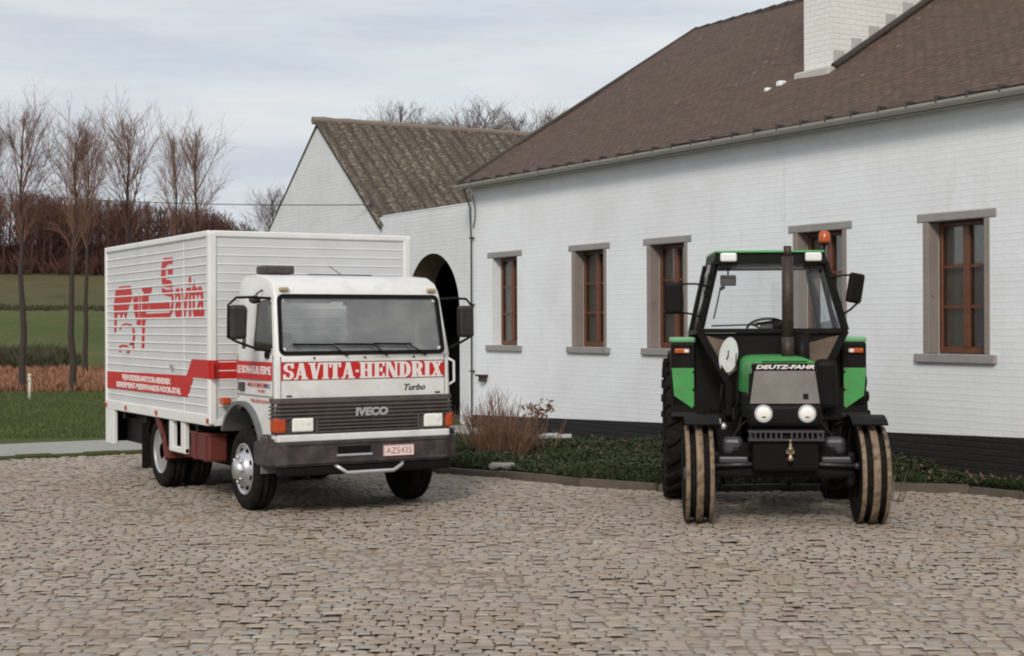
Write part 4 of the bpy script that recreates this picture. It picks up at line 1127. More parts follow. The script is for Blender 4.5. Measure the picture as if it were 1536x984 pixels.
for s in (-1, 1):
    truck_wheel(-.87, s, False); truck_wheel(-3.48, s, True)
# mudguards
for s in (-1, 1):
    b = B(); n = 18; y0, y1 = s * .70, s * 1.015
    A = lin(R(-4), R(150), n)
    for r0, r1 in ((.60, .635),):
        for a, a2 in zip(A, A[1:]):
            q = [(-.87 + r_ * math.cos(t), .46 + r_ * math.sin(t)) for r_, t in ((r0, a), (r1, a), (r1, a2), (r0, a2))]
            b.prism(q, lambda u, v, t: Vector((u, t, v)), y0, y1)
    bmesh.ops.remove_doubles(b.bm, verts=list(b.bm.verts), dist=1e-5)
    bmesh.ops.delete(b.bm, geom=[f for f in b.bm.faces if abs(f.normal.y) < .1 and False], context='FACES')
    mg = b.obj('mudguard', 'fender_grey', truck, smooth=False)
    b = B(); b.box(-1.42, -1.30, min(s * .94, s * 1.03), max(s * .94, s * 1.03), 1.04, 1.11, .01, 1); b.obj('marker_lamp', 'red_orange_lens', mg)
    b = B(); b.box(-.24, -.10, min(s * .80, s * 1.035), max(s * .80, s * 1.035), .56, .80, .03, 2); b.obj('mudflap', 'bumper_plastic', mg)
    b = B(); A = lin(R(20), R(160), 14)
    for a, a2 in zip(A, A[1:]):
        q = [(-3.48 + r_ * math.cos(t), .41 + r_ * math.sin(t)) for r_, t in ((.47, a), (.49, a), (.49, a2), (.47, a2))]
        b.prism(q, lambda u, v, t: Vector((u, t, v)), s * .52, s * 1.05)
    b.obj('mudguard', 'black', truck)
    b = B(); b.box(-4.12, -4.09, min(s * .62, s * 1.06), max(s * .62, s * 1.06), .16, .70); b.obj('mudflap', 'rubber', truck)
# chassis and everything dark below
b = B()
for y in (-.42, .42): b.box(-5.3, -.1, y - .04, y + .04, .52, .72)
for x in (-.5, -1.7, -2.6, -4.3, -5.2): b.box(x - .04, x + .04, -.42, .42, .54, .70)
for x in (-2.0, -2.9, -3.9, -4.8): b.box(x - .04, x + .04, -1.08, 1.14, .72, .815)
b.obj('chassis', 'black', truck)
b = B(); b.box(-1.25, -.2, -.34, .34, .38, 1.0, .05, 2); b.box(-1.9, -1.25, -.2, .2, .45, .8, .05, 2); b.tube([(-1.9, 0, .55), (-3.4, 0, .45)], .05, 10); b.tube([(-3.48, -.9, .41), (-3.48, .9, .41)], .08, 12); b.ball((-3.48, 0, .41), .2, (1, 1, 1), 16); b.box(-.95, -.79, -.8, .8, .33, .43, .02, 1)
b.box(-3.9, -3.0, -.5, -.40, .42, .5); b.box(-1.40, -.1, -.9, .9, .98, 1.06)
b.box(-5.35, -1.5, -1.05, 1.1, .775, .812); b.box(-3.05, -1.5, -.62, .62, .30, .62, .05, 2)
b.obj('drivetrain', 'void_black', truck)
b = B(); b.box(-2.28, -1.66, -1.06, -.86, .42, .70, .02, 2); b.box(-2.29, -1.65, -1.07, -.85, .69, .715, .006, 1)
for x in (-2.1, -1.75): b.box(x - .02, x + .02, -1.072, -1.06, .42, .70)
b.obj('toolbox', 'chassis_red', truck)
b = B(); b.tube([(-2.4, .85, .55), (-1.7, .85, .55)], .22, 20); b.obj('fuel_tank', 'black', truck)
b = B()
for x0, x1 in ((-2.92, -2.79), (-2.50, -2.36)): b.box(x0, x1, -1.10, -1.04, .46, .83, .01, 1)
b.box(-2.92, -2.36, -1.099, -1.041, .455, .52, .01, 1); b.obj('side_bracket', 'box_white', truck)
b = B(); b.bar((-3.40, -1.09, .82), (-3.16, -1.09, .60), .02, .10); b.bar((-3.17, -1.09, .62), (-3.03, -1.09, .36), .02, .10); b.box(-3.08, -2.98, -1.09, -.75, .36, .50, .01, 1); b.obj('mudguard_stay', 'chassis_red', truck)
b = B(); b.box(-5.5, -5.12, BY0_ - .002, BY0_ + .05, .38, .83, .008, 1); b.box(-5.5, -5.12, BY1_ - .05, BY1_ + .002, .38, .83, .008, 1); b.obj('rear_post', 'box_white', truck)
b = B(); b.box(-5.46, -5.40, -1.05, 1.1, .40, .80, .01, 1); b.box(-5.1, -4.14, -.95, -.90, .42, .81); b.obj('tail_panel', 'black', truck)

# the cab is a touch narrower on its far side than the box
for o in [c for c in truck.children_recursive if c.type == 'MESH']:
    par = o
    while par.parent is not truck: par = par.parent
    if par.name.split('.')[0] in ('cab', 'grille', 'headlight', 'indicator', 'bumper', 'tow_bar', 'grab_handle', 'under_valance'):
        for v in o.data.vertices: v.co.y = v.co.y * .974 - .025
# ------------------------------------------------------------------ tractor: local x forward from the rear axle, y to its left, z up
tp = W(2.66, 16.12)
tractor = thing('farm_tractor', 'green and black farm tractor with glazed cab parked in front of the white house', 'tractor', (tp.x, tp.y, 0), math.atan2(-.5 - .058, .866 - .034))
T = tractor
def tyre_front(s):
    r, w_, rim, y0 = .455, .27, .215, s * .79; h = w_ / 2
    w0 = thing('wheel', None, None, (0, 0, 0)); w0.parent = T
    # three circumferential ribs with dried mud on their crowns
    pr = [(rim, -h * .7), (rim + .03, -h * .9), (rim + .13, -h), (r - .05, -h * .99), (r - .012, -h * .95), (r - .006, -h * .66), (r - .045, -h * .60), (r - .045, -h * .30), (r, -h * .24), (r, h * .24), (r - .045, h * .30), (r - .045, h * .60), (r - .006, h * .66), (r - .012, h * .95), (r - .05, h * .99), (rim + .13, h), (rim + .03, h * .9), (rim, h * .7)]
    mud = {4, 8, 12}
    b = B(); b.lathe([(a, t + y0) for a, t in pr], (2.1, 0, .455), 'y', 56, mat_of=lambda i: 1 if i in mud else 0)
    b.obj('tyre', ['rubber', 'mud_rubber'], w0)
    b = B(); yo = y0 + s * h * .7
    b.lathe([(rim + .008, yo), (rim - .005, yo + s * .012), (rim - .02, yo - s * .02), (rim - .03, yo - s * .06), (.09, yo - s * .05), (.085, yo), (.05, yo + s * .03), (0, yo + s * .03)], (2.1, 0, .455), 'y', 36)
    for k in range(6):
        a = k * math.pi / 3; b.lathe([(.013, yo - s * .05), (.013, yo - s * .03), (0, yo - s * .03)], (2.1 + .12 * math.cos(a), 0, .455 + .12 * math.sin(a)), 'y', 6)
    b.obj('rim', 'alu', w0)
    b = B(); yi = y0 - s * h * .7; b.lathe([(rim + .004, yi), (.1, yi + s * .04), (0, yi + s * .04)], (2.1, 0, .455), 'y', 30); b.obj('wheel_disc', 'black', w0)
def tyre_rear(s):
    r, w_, rim, y0 = .735, .36, .40, s * .85; h = w_ / 2
    w0 = thing('wheel', None, None, (0, 0, 0)); w0.parent = T
    b = B(); b.lathe([(rim, y0 - h * .75), (rim + .04, y0 - h * .95), (rim + .2, y0 - h), (r - .06, y0 - h * .98), (r - .03, y0 - h * .9), (r - .025, y0), (r - .03, y0 + h * .9), (r - .06, y0 + h * .98), (rim + .2, y0 + h), (rim + .04, y0 + h * .95), (rim, y0 + h * .75)], (0, 0, .735), 'y', 60)
    for k in range(22):
        for sg in (-1, 1):
            a0 = 2 * math.pi * (k + (.5 if sg > 0 else 0)) / 22; pts = []
            for t, da in ((.0, .0), (.55, -.10), (1.0, -.16)):
                a = a0 + da; pts.append((Vector(((r - .012) * math.cos(a), y0 + sg * h * (.02 + t * .96), .735 + (r - .012) * math.sin(a))), a))
            for (p, a), (q, a2) in zip(pts, pts[1:]):
                b.bar(p, q, .05, .05, (math.cos(a), 0, math.sin(a)))
            p, a = pts[-1]; b.bar(p, (p.x - math.cos(a) * .09, p.y + sg * .004, p.z - math.sin(a) * .09), .05, .03, (0, 1, 0))
    b.obj('tyre', 'rubber', w0)
    b = B(); yo = y0 + s * h * .75; b.lathe([(rim + .01, yo), (rim - .02, yo - s * .03), (rim - .05, yo - s * .12), (.16, yo - s * .16), (.14, yo - s * .06), (0, yo - s * .06)], (0, 0, .735), 'y', 40); b.obj('rim', 'alu', w0)
for s in (-1, 1): tyre_front(s); tyre_rear(s)
# running gear
b = B(); b.box(2.02, 2.18, -.66, .66, .42, .56, .03, 2); b.box(1.95, 2.25, -.2, .2, .5, .72, .03, 2)
for s in (-1, 1): b.box(2.03, 2.17, s * .62 - .04, s * .62 + .04, .34, .66, .03, 2)
b.tube([(1.9, -.7, .46), (1.9, .7, .46)], .02, 8)
b.obj('front_axle', 'black', T)
for s in (-1, 1):
    b = B(); b.box(2.14, 2.26, s * .47 - .14, s * .47 + .14, .56, .625, .02, 2); b.box(2.05, 2.2, s * .47 - .1, s * .47 + .1, .63, .80, .05, 3); b.obj('axle_housing', 'steel_blue', T)
b = B(); b.box(.4, 2.1, -.24, .24, .55, 1.10, .05, 2); b.box(-.5, .5, -.32, .32, .45, 1.0, .05, 2); b.tube([(0, -.75, .735), (0, .75, .735)], .13, 16); b.box(.25, 1.2, -.55, -.3, .40, .9, .04, 2); b.box(.25, 1.2, .3, .55, .40, .9, .04, 2)
b.box(1.85, 2.36, -.30, .30, .50, .88, .03, 2); b.box(2.0, 2.2, -.5, .5, .60, .74, .03, 2)
b.obj('engine_block', 'void_black', T)
b = B(); b.box(2.28, 2.40, -.345, .345, .775, .80, .006, 1); b.box(2.28, 2.40, -.345, .345, .85, .872, .006, 1); b.box(2.28, 2.34, -.33, .33, .79, .86)
for k in range(15):
    y = -.33 + k * .047
    if abs(y) > .03: b.box(2.35, 2.405, y - .007, y + .007, .79, .865)
b.obj('weight_carrier', 'steel_blue', T)
b = B(); b.lathe([(.025, .60), (.03, .61), (.03, .63), (.016, .65), (.016, .69), (.03, .70), (.03, .72), (.015, .73), (.015, .78), (.022, .79), (.0, .80)], (2.43, .03, 0), 'z', 14); b.box(2.36, 2.44, -.01, .07, .66, .70, .008, 1); b.obj('hitch_pin', 'brass', T)
# bonnet: rounded top, black nose
def bon(x0, x1, hw0, hw1, z0, z1, top0, top1):
    b = B(); ns = 12; rings = []
    for x, hw, zb, zt in ((x0, hw0, z0, top0), (x1, hw1, z1, top1)):
        q = [(-hw, zb)]
        for k in range(ns + 1):
            a = math.pi - math.pi * k / ns; cx_ = math.copysign(abs(math.cos(a)) ** .35, math.cos(a)); cz_ = abs(math.sin(a)) ** .35
            q.append((hw * cx_ * .985, zb + (zt - zb) * (.35 + .65 * cz_)))
        q.append((hw, zb)); rings.append([b.bm.verts.new((x, y, z)) for y, z in q])
    m = len(rings[0])
    for i in range(m - 1):
        f = b.bm.faces.new((rings[0][i], rings[0][i + 1], rings[1][i + 1], rings[1][i])); f.smooth = True
    b.bm.faces.new(rings[0]); b.bm.faces.new(rings[1][::-1])
    return b
hood = sm_angle(bon(.95, 2.22, .34, .31, 1.20, 1.16, 1.55, 1.522).obj('bonnet', 'green', T), 40)
bon(2.05, 2.235, .318, .316, 1.0, 1.0, 1.50, 1.485).obj('nose_frame', 'black', hood)
b = B(); b.box(1.2, 2.2, -.335, -.30, .95, 1.2, .02, 1); b.box(1.2, 2.2, .30, .335, .95, 1.2, .02, 1); b.obj('side_panel', 'black', hood)
b = B(); b.prism([(-.318, 1.115), (.318, 1.115), (.275, 1.415), (-.275, 1.415)], lambda u, v, t: Vector((2.262 - (v - 1.1) * .06 + t, u, v)), -.02, .012); gl = b.obj('grille', 'wire_mesh', T)
b = B(); b.prism([(.165, 1.155), (.215, 1.155), (.212, 1.205), (.165, 1.205)], lambda u, v, t: Vector((2.262 - (v - 1.1) * .06 + t, u, v)), .012, .018); b.prism([(.172, 1.165), (.178, 1.165), (.19, 1.198), (.202, 1.165), (.208, 1.165), (.193, 1.203), (.187, 1.203)], lambda u, v, t: Vector((2.262 - (v - 1.1) * .06 + t, u, v)), .016, .0185); b.obj('badge', 'black', gl)
b = B(); b.box(2.19, 2.262, -.30, .30, 1.425, 1.482, .012, 2); nb = b.obj('name_band', 'black', hood)
b = B(); b.text('DEUTZ-FAHR', FR(2.262), -.262, .272, 1.432, 1.47, bold=.04, shear=.25, t=.004); b.obj('lettering', 'lettering_white', nb)
b = B(); b.box(2.10, 2.29, -.335, .335, .89, 1.115, .05, 3); nose = b.obj('lamp_panel', 'black', T)
for y in (-.198, .198):
    b = B(); b.lathe([(.083, 2.25), (.085, 2.30), (.078, 2.308)], (0, y, 1.022), 'x', 28); hl = b.obj('headlight', 'silver', T)
    b = B(); b.lathe([(.077, 2.300), (.06, 2.312), (.03, 2.318), (0, 2.320)], (0, y, 1.022), 'x', 28); b.obj('lens', 'lamp_glass', hl)
    b = B(); b.box(2.316, 2.322, y - .02, y + .02, .985, 1.0, .002, 1); b.obj('bulb_shade', 'brass', hl)
# exhaust
b = B(); b.tube([(1.55, .11, 1.5), (1.55, .11, 1.72)], [.06, .062], 16); b.tube([(1.55, .11, 1.70), (1.55, .11, 2.50)], .056, 16); b.tube([(1.55, .11, 2.50), (1.55, .11, 2.60)], .038, 14); b.obj('exhaust', 'rust_pipe', T)
b = B(); b.box(1.15, 1.35, .40, .62, 1.0, 1.50, .06, 3); b.obj('battery_box', 'black', T)
b = B(); b.tube([(1.45, .26, 1.35), (1.45, .26, 1.75)], .07, 16); b.obj('air_filter', 'black', T)
# ---- cab
A_low = lambda s: Vector((1.30, s * .44, 1.28)); A_mid = lambda s: Vector((1.18, s * .715, 1.78)); A_top = lambda s: Vector((.98, s * .545, 2.46))
Bp_m = lambda s: Vector((.25, s * .76, 1.75)); Bp_t = lambda s: Vector((.22, s * .60, 2.46)); R_m = lambda s: Vector((-.52, s * .70, 1.72)); R_t = lambda s: Vector((-.50, s * .56, 2.46))
b = B()
for s in (-1, 1):
    b.bar(A_low(s), A_mid(s), .06, .06); b.bar(A_mid(s), A_top(s), .055, .06); b.bar(R_m(s), R_t(s), .05, .05); b.bar(Bp_m(s), Bp_t(s), .045, .045)
    b.bar(A_mid(s), Bp_m(s), .05, .05); b.bar(Bp_m(s), R_m(s), .05, .05); b.bar(A_low(s), (1.28, s * .44, .95), .06, .06)
    b.bar((1.2, s * .44, .95), (.3, s * .74, .95), .05, .05); b.bar(Bp_m(s), (.25, s * .74, .95), .045, .045)
b.bar(A_mid(-1), A_mid(1), .05, .045); b.bar(R_m(-1), R_m(1), .05, .05); b.bar(R_t(-1), R_t(1), .05, .05)
cabf = b.obj('cab_frame', 'black', T)
b = B(); hdr = [(-.54, 2.455), (.54, 2.455), (.525, 2.555), (-.525, 2.555)]
b.prism([(1.03, 2.45), (1.03, 2.53), (.98, 2.565), (-.55, 2.565), (-.58, 2.53), (-.58, 2.45)], lambda u, v, t: Vector((u, t * (1.05 if v < 2.5 else 1.0), v)), -.545, .545); b.obj('roof_header', 'black', cabf)
b = B(); b.prism([(1.01, 2.566), (.98, 2.586), (-.5, 2.60), (-.58, 2.58), (-.58, 2.566)], lambda u, v, t: Vector((u, t, v)), -.54, .54); b.obj('roof', 'green', cabf)
b = B()
for s in (-1, 1): b.box(.98, 1.07, s * .455 - .062 + (.0), s * .455 + .062, 2.395, 2.42)
b.obj('lamp_shelf', 'black', cabf)
for s in (-1, 1):
    b = B(); y = s * .42 + .0
    b.box(1.04, 1.10, y - .082, y + .082, 2.47, 2.56, .02, 3); wl = b.obj('work_light', 'lamp_bright', cabf)
    b = B(); b.box(1.0, 1.052, y - .088, y + .088, 2.43, 2.566, .012, 2); b.obj('lamp_shell', 'black', wl)
def pane(pts, name, mt='glass_tractor', par=None):
    b = B(); b.face(pts); n = (Vector(pts[1]) - Vector(pts[0])).cross(Vector(pts[2]) - Vector(pts[0])).normalized() * .004
    b.face([Vector(p) + n for p in pts][::-1]); k = len(pts)
    for i in range(k): b.face([pts[i], pts[(i + 1) % k], Vector(pts[(i + 1) % k]) + n, Vector(pts[i]) + n])
    bmesh.ops.remove_doubles(b.bm, verts=list(b.bm.verts), dist=1e-5)
    return b.obj(name, mt, par or cabf)
pane([A_mid(-1), A_mid(1), A_top(1), A_top(-1)], 'windscreen')
pane([R_m(-1), R_m(1), R_t(1), R_t(-1)], 'rear_window')
for s in (-1, 1):
    pane([A_mid(s), Bp_m(s), Bp_t(s), A_top(s)], 'door_window', 'glass_tractor' if s < 0 else 'glass_dusty'); pane([Bp_m(s), R_m(s), R_t(s), Bp_t(s)], 'quarter_window', 'glass_tractor' if s < 0 else 'glass_dusty')
    pane([Vector((1.19, s * .68, 1.74)), Vector((1.20, s * .36, 1.66)), Vector((1.28, s * .36, 1.40)), A_low(s) + Vector((0, 0, .06))], 'lower_pane', 'glass_lower')
# firewall, floor, cab sides
b = B(); b.prism([(-.36, 1.0), (.36, 1.0), (.36, 1.66), (.70, 1.755), (-.70, 1.755), (-.36, 1.66)], lambda u, v, t: Vector((1.16 + t, u, v)), -.04, 0); b.obj('firewall', 'black', cabf)
b = B(); b.box(-.5, 1.2, -.66, .66, .90, .96)
b.box(-.55, -.50, -.68, .68, .95, 1.72)
b.obj('floor', 'black', cabf)
b = B(); b.box(.78, 1.14, -.33, .33, 1.5, 1.80, .05, 3); b.box(.95, 1.05, -.10, .16, 1.79, 1.87, .02, 2); b.obj('dashboard', 'dark_plastic', cabf)
b = B(); cen = Vector((.62, 0, 1.80)); ax = Vector((-.5, 0, .86)).normalized(); sx = Vector((0, 1, 0)); sy = ax.cross(sx)
b.tube([cen + (sx * math.cos(a) + sy * math.sin(a)) * .20 for a in lin(0, 2 * math.pi, 28)], .014, 6, False)
for a in (R(90), R(210), R(330)): b.tube([cen - ax * .03, cen + (sx * math.cos(a) + sy * math.sin(a)) * .2], .011, 6)
b.tube([cen - ax * .03, cen - ax * .4], .03, 8); b.obj('steering_wheel', 'black', cabf)
b = B(); b.box(-.30, .15, -.24, .24, 1.15, 1.30, .05, 2); b.box(-.38, -.26, -.23, .23, 1.28, 1.62, .05, 2); b.box(-.1, .1, -.1, .1, .95, 1.2); b.obj('seat', 'seat', cabf)
b = B(); b.tube([(1.19, -.60, 1.83), (1.17, -.2, 1.84), (1.17, .02, 1.88)], .008, 6); b.bar((1.175, -.16, 1.846), (1.165, .06, 1.875), .012, .03); b.box(1.14, 1.2, .0, .1, 1.80, 1.86, .015, 2); b.obj('wiper', 'black', cabf)
b = B(); b.box(1.0, 1.03, -.50, -.34, 2.23, 2.34, .02, 2); b.tube([(1.0, -.42, 2.34), (1.0, -.42, 2.46)], .008, 6); b.obj('inner_mirror', 'mirror_back', cabf)
b = B(); b.tube([(1.04, -.50, 2.2), (1.09, -.57, 1.9)], .008, 6); b.tube([(1.02, -.46, 2.22), (1.04, -.50, 2.2)], .02, 6); b.obj('sunblind_rod', 'black', cabf)
# white round panel seen behind the lower pane
b = B(); b.prism([(-.44 + .092 * math.copysign(abs(math.cos(a)) ** (.8 if math.sin(a) < 0 else 1.15), math.cos(a)) + .02 * math.sin(a), 1.545 + .175 * math.sin(a)) for a in lin(0, 2 * math.pi, 25)[:-1]], lambda u, v, t: Vector((1.30 + t, u, v)), -.02, .0)
dsk = b.obj('round_plate', 'disc_white', cabf)
b = B()
for y0, z0, y1, z1 in ((-.46, 1.50, -.445, 1.53), (-.445, 1.53, -.44, 1.59), (-.37, 1.44, -.365, 1.56)): b.bar((1.302, y0, z0), (1.302, y1, z1), .012, .014)
b.obj('plate_mark', 'dark_plastic', dsk)
# rear fenders with green faces, indicator
for s in (-1, 1):
    yo, yi = s * .985, s * .735
    b = B(); A = lin(R(12), R(150), 18)
    for a, a2 in zip(A, A[1:]):
        q = [(r_ * math.cos(t), .735 + r_ * math.sin(t)) for r_, t in ((.80, a), (.83, a), (.83, a2), (.80, a2))]
        b.prism(q, lambda u, v, t: Vector((u, t, v)), min(yi, yo), max(yi, yo))
    b.box(.62, .80, min(yi, yo), max(yi, yo), 1.0, 1.66, .02, 2)
    b.prism([(min(s * .44, s * .74), .95), (max(s * .44, s * .74), .95), (max(s * .44, s * .74), 1.66 if s < 0 else 1.66), (min(s * .44, s * .74), 1.66)], lambda u, v, t: Vector((.74 + t, u, v)), -.05, 0)
    b.prism([(s * .44, .86), (s * .985, .92), (s * .985, 1.10), (s * .44, 1.3)], lambda u, v, t: Vector((.80 + t, u, v)), -.03, 0)
    fe = b.obj('fender', 'black', T)
    b = B(); b.prism([(yo - s * .006, 1.40), (yi + s * .02, 1.40), (yi + s * .02, .98), (yo - s * .03, 1.12)], lambda u, v, t: Vector((.80 + t, u, v)), .0, .016); b.obj('fender_panel', 'green', fe)
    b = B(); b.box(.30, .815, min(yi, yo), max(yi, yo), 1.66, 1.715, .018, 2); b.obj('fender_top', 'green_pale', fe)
    b = B(); b.box(.80, .835, min(s * .80, s * .95), max(s * .80, s * .95), 1.55, 1.60, .012, 2); ind = b.obj('indicator', 'orange_lens', fe)
    b = B(); b.box(.80, .837, min(s * .80, s * .86), max(s * .80, s * .86), 1.552, 1.598, .01, 1); b.obj('position_lens', 'lamp_glass', ind)
    # front mudguard
    b = B(); A = lin(R(60), R(165), 12)
    for a, a2 in zip(A, A[1:]):
        q = [(2.1 + r_ * math.cos(t), .455 + r_ * math.sin(t)) for r_, t in ((.535, a), (.55, a), (.55, a2), (.535, a2))]
        b.prism(q, lambda u, v, t: Vector((u, t, v)), min(s * .60, s * .92), max(s * .60, s * .92))
    b.bar((2.0, s * .66, .98), (2.05, s * .60, .6), .03); b.obj('front_mudguard', 'black', T)
    # step
    b = B(); b.box(.95, 1.2, min(s * .60, s * .88), max(s * .60, s * .88), .36, .40, .01, 1); b.box(.95, 1.0, min(s * .60, s * .64), max(s * .60, s * .64), .36, .92); b.box(.95, 1.2, min(s * .60, s * .84), max(s * .60, s * .84), .62, .66, .01, 1); b.obj('step', 'black', T)
    # mirrors
    b = B(); yc = s * .97 if s < 0 else .83
    if s < 0:
        b.box(1.08, 1.15, yc - .09, yc + .09, 1.95, 2.27, .03, 3)
        arms = [[(1.10, -.60, 2.22), (1.12, -.75, 2.25), (1.12, -.90, 2.25)], [(1.16, -.70, 1.92), (1.14, -.80, 1.95), (1.12, -.92, 1.97)]]
    else:
        b.box(-.035, .035, -.085, .085, -.15, .15, .03, 3)
        b.xform(lambda v: Matrix.Rotation(R(-9), 3, 'X') @ (Matrix.Rotation(R(28), 3, 'Z') @ v) + Vector((1.08, yc, 2.20)))
        arms = [[(1.06, .60, 2.30), (1.08, .70, 2.33), (1.08, .80, 2.33)], [(1.16, .70, 1.94), (1.12, .78, 1.99), (1.09, .88, 2.08)]]
    mi_ = b.obj('mirror', 'black', cabf)
    b = B()
    for ar in arms: b.tube(ar, .011, 6)
    b.obj('mirror_arm', 'black', mi_)
b = B(); b.tube([(2.20, -.62, .93), (2.24, -.62, .93)], .05, 12); b.obj('tool_holder', 'black', T)
b = B()
for y, z in ((-.71, .945), (-.60, .945)): b.box(2.24, 2.26, y - .02, y + .02, z - .03, z + .03, .01, 1)
b.obj('reflector_marks', 'silver', T)
for s in (-1, 1):      # hoses, pipes and rods around the engine and axle
    b = B()
    b.tube([(2.0, s * .26, .98), (2.05, s * .38, .90), (2.08, s * .47, .78), (2.10, s * .50, .66)], .014, 6)
    b.tube([(1.7, s * .28, 1.05), (1.85, s * .36, .96), (2.0, s * .42, .80), (2.2, s * .40, .64)], .012, 6)
    b.tube([(1.3, s * .30, 1.12), (1.45, s * .40, 1.02), (1.7, s * .42, .92)], .018, 6)
    b.tube([(1.25, s * .5, 1.25), (1.2, s * .52, 1.0), (1.1, s * .5, .9)], .012, 6)
    b.obj('hose', 'black', T)
    b = B(); b.tube([(2.22, s * .15, .56), (2.24, s * .66, .54)], .018, 8); b.ball((2.24, s * .66, .54), .032, (1, 1, 1), 10); b.obj('tie_rod', 'steel_blue', T)
    b = B()
    for z in (1.0, 1.18, 1.36): b.lathe([(.012, .816), (.012, .824), (0, .826)], (0, s * .76, z), 'x', 6)
    b.obj('bolt', 'black', T)
b = B()
for z in (1.95, 2.15, 2.32):
    t_ = (z - 1.78) / .68; b.box(.96 + .22 * (1 - t_) - .03, 1.02 + .22 * (1 - t_), -(.715 - .17 * t_) - .045, -(.715 - .17 * t_) - .01, z - .03, z + .03, .008, 1)
b.obj('hinge', 'black', cabf)
b = B(); b.tube([(2.236, -.20, 1.505), (2.25, -.20, 1.50), (2.25, .2, 1.50), (2.236, .20, 1.505)], .005, 6); b.obj('bonnet_latch', 'black', hood)
b = B(); b.ball((2.2, -.56, .90), .035, (1, 1, 1), 12); b.obj('filler_cap', 'silver', T)
# beacon on its stalk
b = B(); b.tube([(.35, .60, 2.35), (.35, .63, 2.68)], .016, 8); b.lathe([(.05, 2.67), (.05, 2.69), (.0, 2.69)], (.35, .63, 0), 'z', 16); bs = b.obj('beacon_stalk', 'black', cabf)
b = B(); b.lathe([(.058, 2.69), (.062, 2.72), (.056, 2.79), (.035, 2.815), (0, 2.82)], (.35, .63, 0), 'z', 20); b.obj('beacon', 'orange_lens', bs)
# ------------------------------------------------------------------ vegetation
class Twigs:
    """tapered three-sided branches gathered as arrays"""
    def __init__(s): s.V = []; s.F = []
    def seg(s, p, q, r0, r1, n=3):
        d = q - p
        if d.length < 1e-5: return
        d.normalize(); u = Vector((0, 0, 1)) if abs(d.z) < .9 else Vector((1, 0, 0))
        a = d.cross(u).normalized(); c = a.cross(d); i0 = len(s.V)
        for pt, r_ in ((p, r0), (q, r1)):
            for k in range(n):
                t = 2 * math.pi * k / n; s.V.append(tuple(pt + (a * math.cos(t) + c * math.sin(t)) * r_))
        for k in range(n):
            s.F.append((i0 + k, i0 + (k + 1) % n, i0 + n + (k + 1) % n, i0 + n + k))
    def path(s, pts, r0, r1, n=3):
        m = len(pts) - 1
        for i in range(m): s.seg(pts[i], pts[i + 1], r0 + (r1 - r0) * i / m, r0 + (r1 - r0) * (i + 1) / m, n)
def rvec(r_): return Vector((r_.uniform(-1, 1), r_.uniform(-1, 1), r_.uniform(-1, 1)))
def limb(tw, r_, p, d, L_, rad, lvl, n, up, kids, wob=.16, tip=.35):
    pts = [p.copy()]; dd = d.normalized(); k = 4 if lvl < 2 else 2
    for i in range(k):
        dd = (dd + rvec(r_) * wob + Vector((0, 0, up))).normalized(); pts.append(pts[-1] + dd * (L_ / k))
    tw.path(pts, rad, rad * tip, n)
    if lvl >= len(kids): return
    cnt = kids[lvl]
    for i in range(cnt):
        t = r_.uniform(.22, 1.0); j = min(k - 1, int(t * k)); q = pts[j].lerp(pts[j + 1], t * k - j)
        a = r_.uniform(0, 2 * math.pi); ax_ = (pts[j + 1] - pts[j]).normalized()
        u_ = ax_.orthogonal().normalized(); v_ = ax_.cross(u_)
        nd = ax_ * r_.uniform(.6, 1.1) + (u_ * math.cos(a) + v_ * math.sin(a)) * r_.uniform(.4, .75)
        limb(tw, r_, q, nd, L_ * r_.uniform(.32, .6), rad * r_.uniform(.35, .5), lvl + 1, 3, up, kids, wob + .05, .4)
def bare_tree(seed, H, tr, base, spread, nprim, kids, minr, up=.10, multi=1):
    r_ = random.Random(seed); tk = Twigs(); cr = Twigs()
    for mlt in range(multi):
        pts = [Vector((0, 0, -.3))]; lean = rvec(r_) * .03 * (1 + 2 * (multi > 1)); lean.z = 0
        for i in range(9):
            pts.append(Vector((lean.x * H * (i + 1) / 9 * .6 + r_.uniform(-.05, .05), lean.y * H * (i + 1) / 9 * .6 + r_.uniform(-.05, .05), H * .93 * (i + 1) / 9)))
        tk.path(pts, tr, tr * .12, 8)
        for k in range(nprim // multi):
            t = base + (1 - base) * (k + r_.random()) / (nprim / multi)
            z = t * .93; j = min(8, int(z * 9)); q = pts[j].lerp(pts[j + 1], min(1, z / .93 * 9 - j if z / .93 * 9 - j < 1 else 1))
            a = r_.uniform(0, 2 * math.pi); s_ = spread * r_.uniform(.7, 1.3)
            shape = math.sin(math.pi * min(1, max(.12, (t - base) / (1 - base) * .78 + .18))) ** .7
            L_ = H * .24 * shape * r_.uniform(.7, 1.15)
            limb(cr, r_, q, Vector((math.cos(a) * s_, math.sin(a) * s_, 1)), L_, max(minr * 2, tr * .28 * (1.15 - t)), 0, 4, up, kids)
    mz = max(v[2] for v in cr.V); k = H / mz
    for q in (tk, cr): q.V = [(x * k, y * k, z * k) for x, y, z in q.V]
    return tk, cr
def arr(tw): return np.array(tw.V, dtype=np.float32), np.array(tw.F, dtype=np.int32)
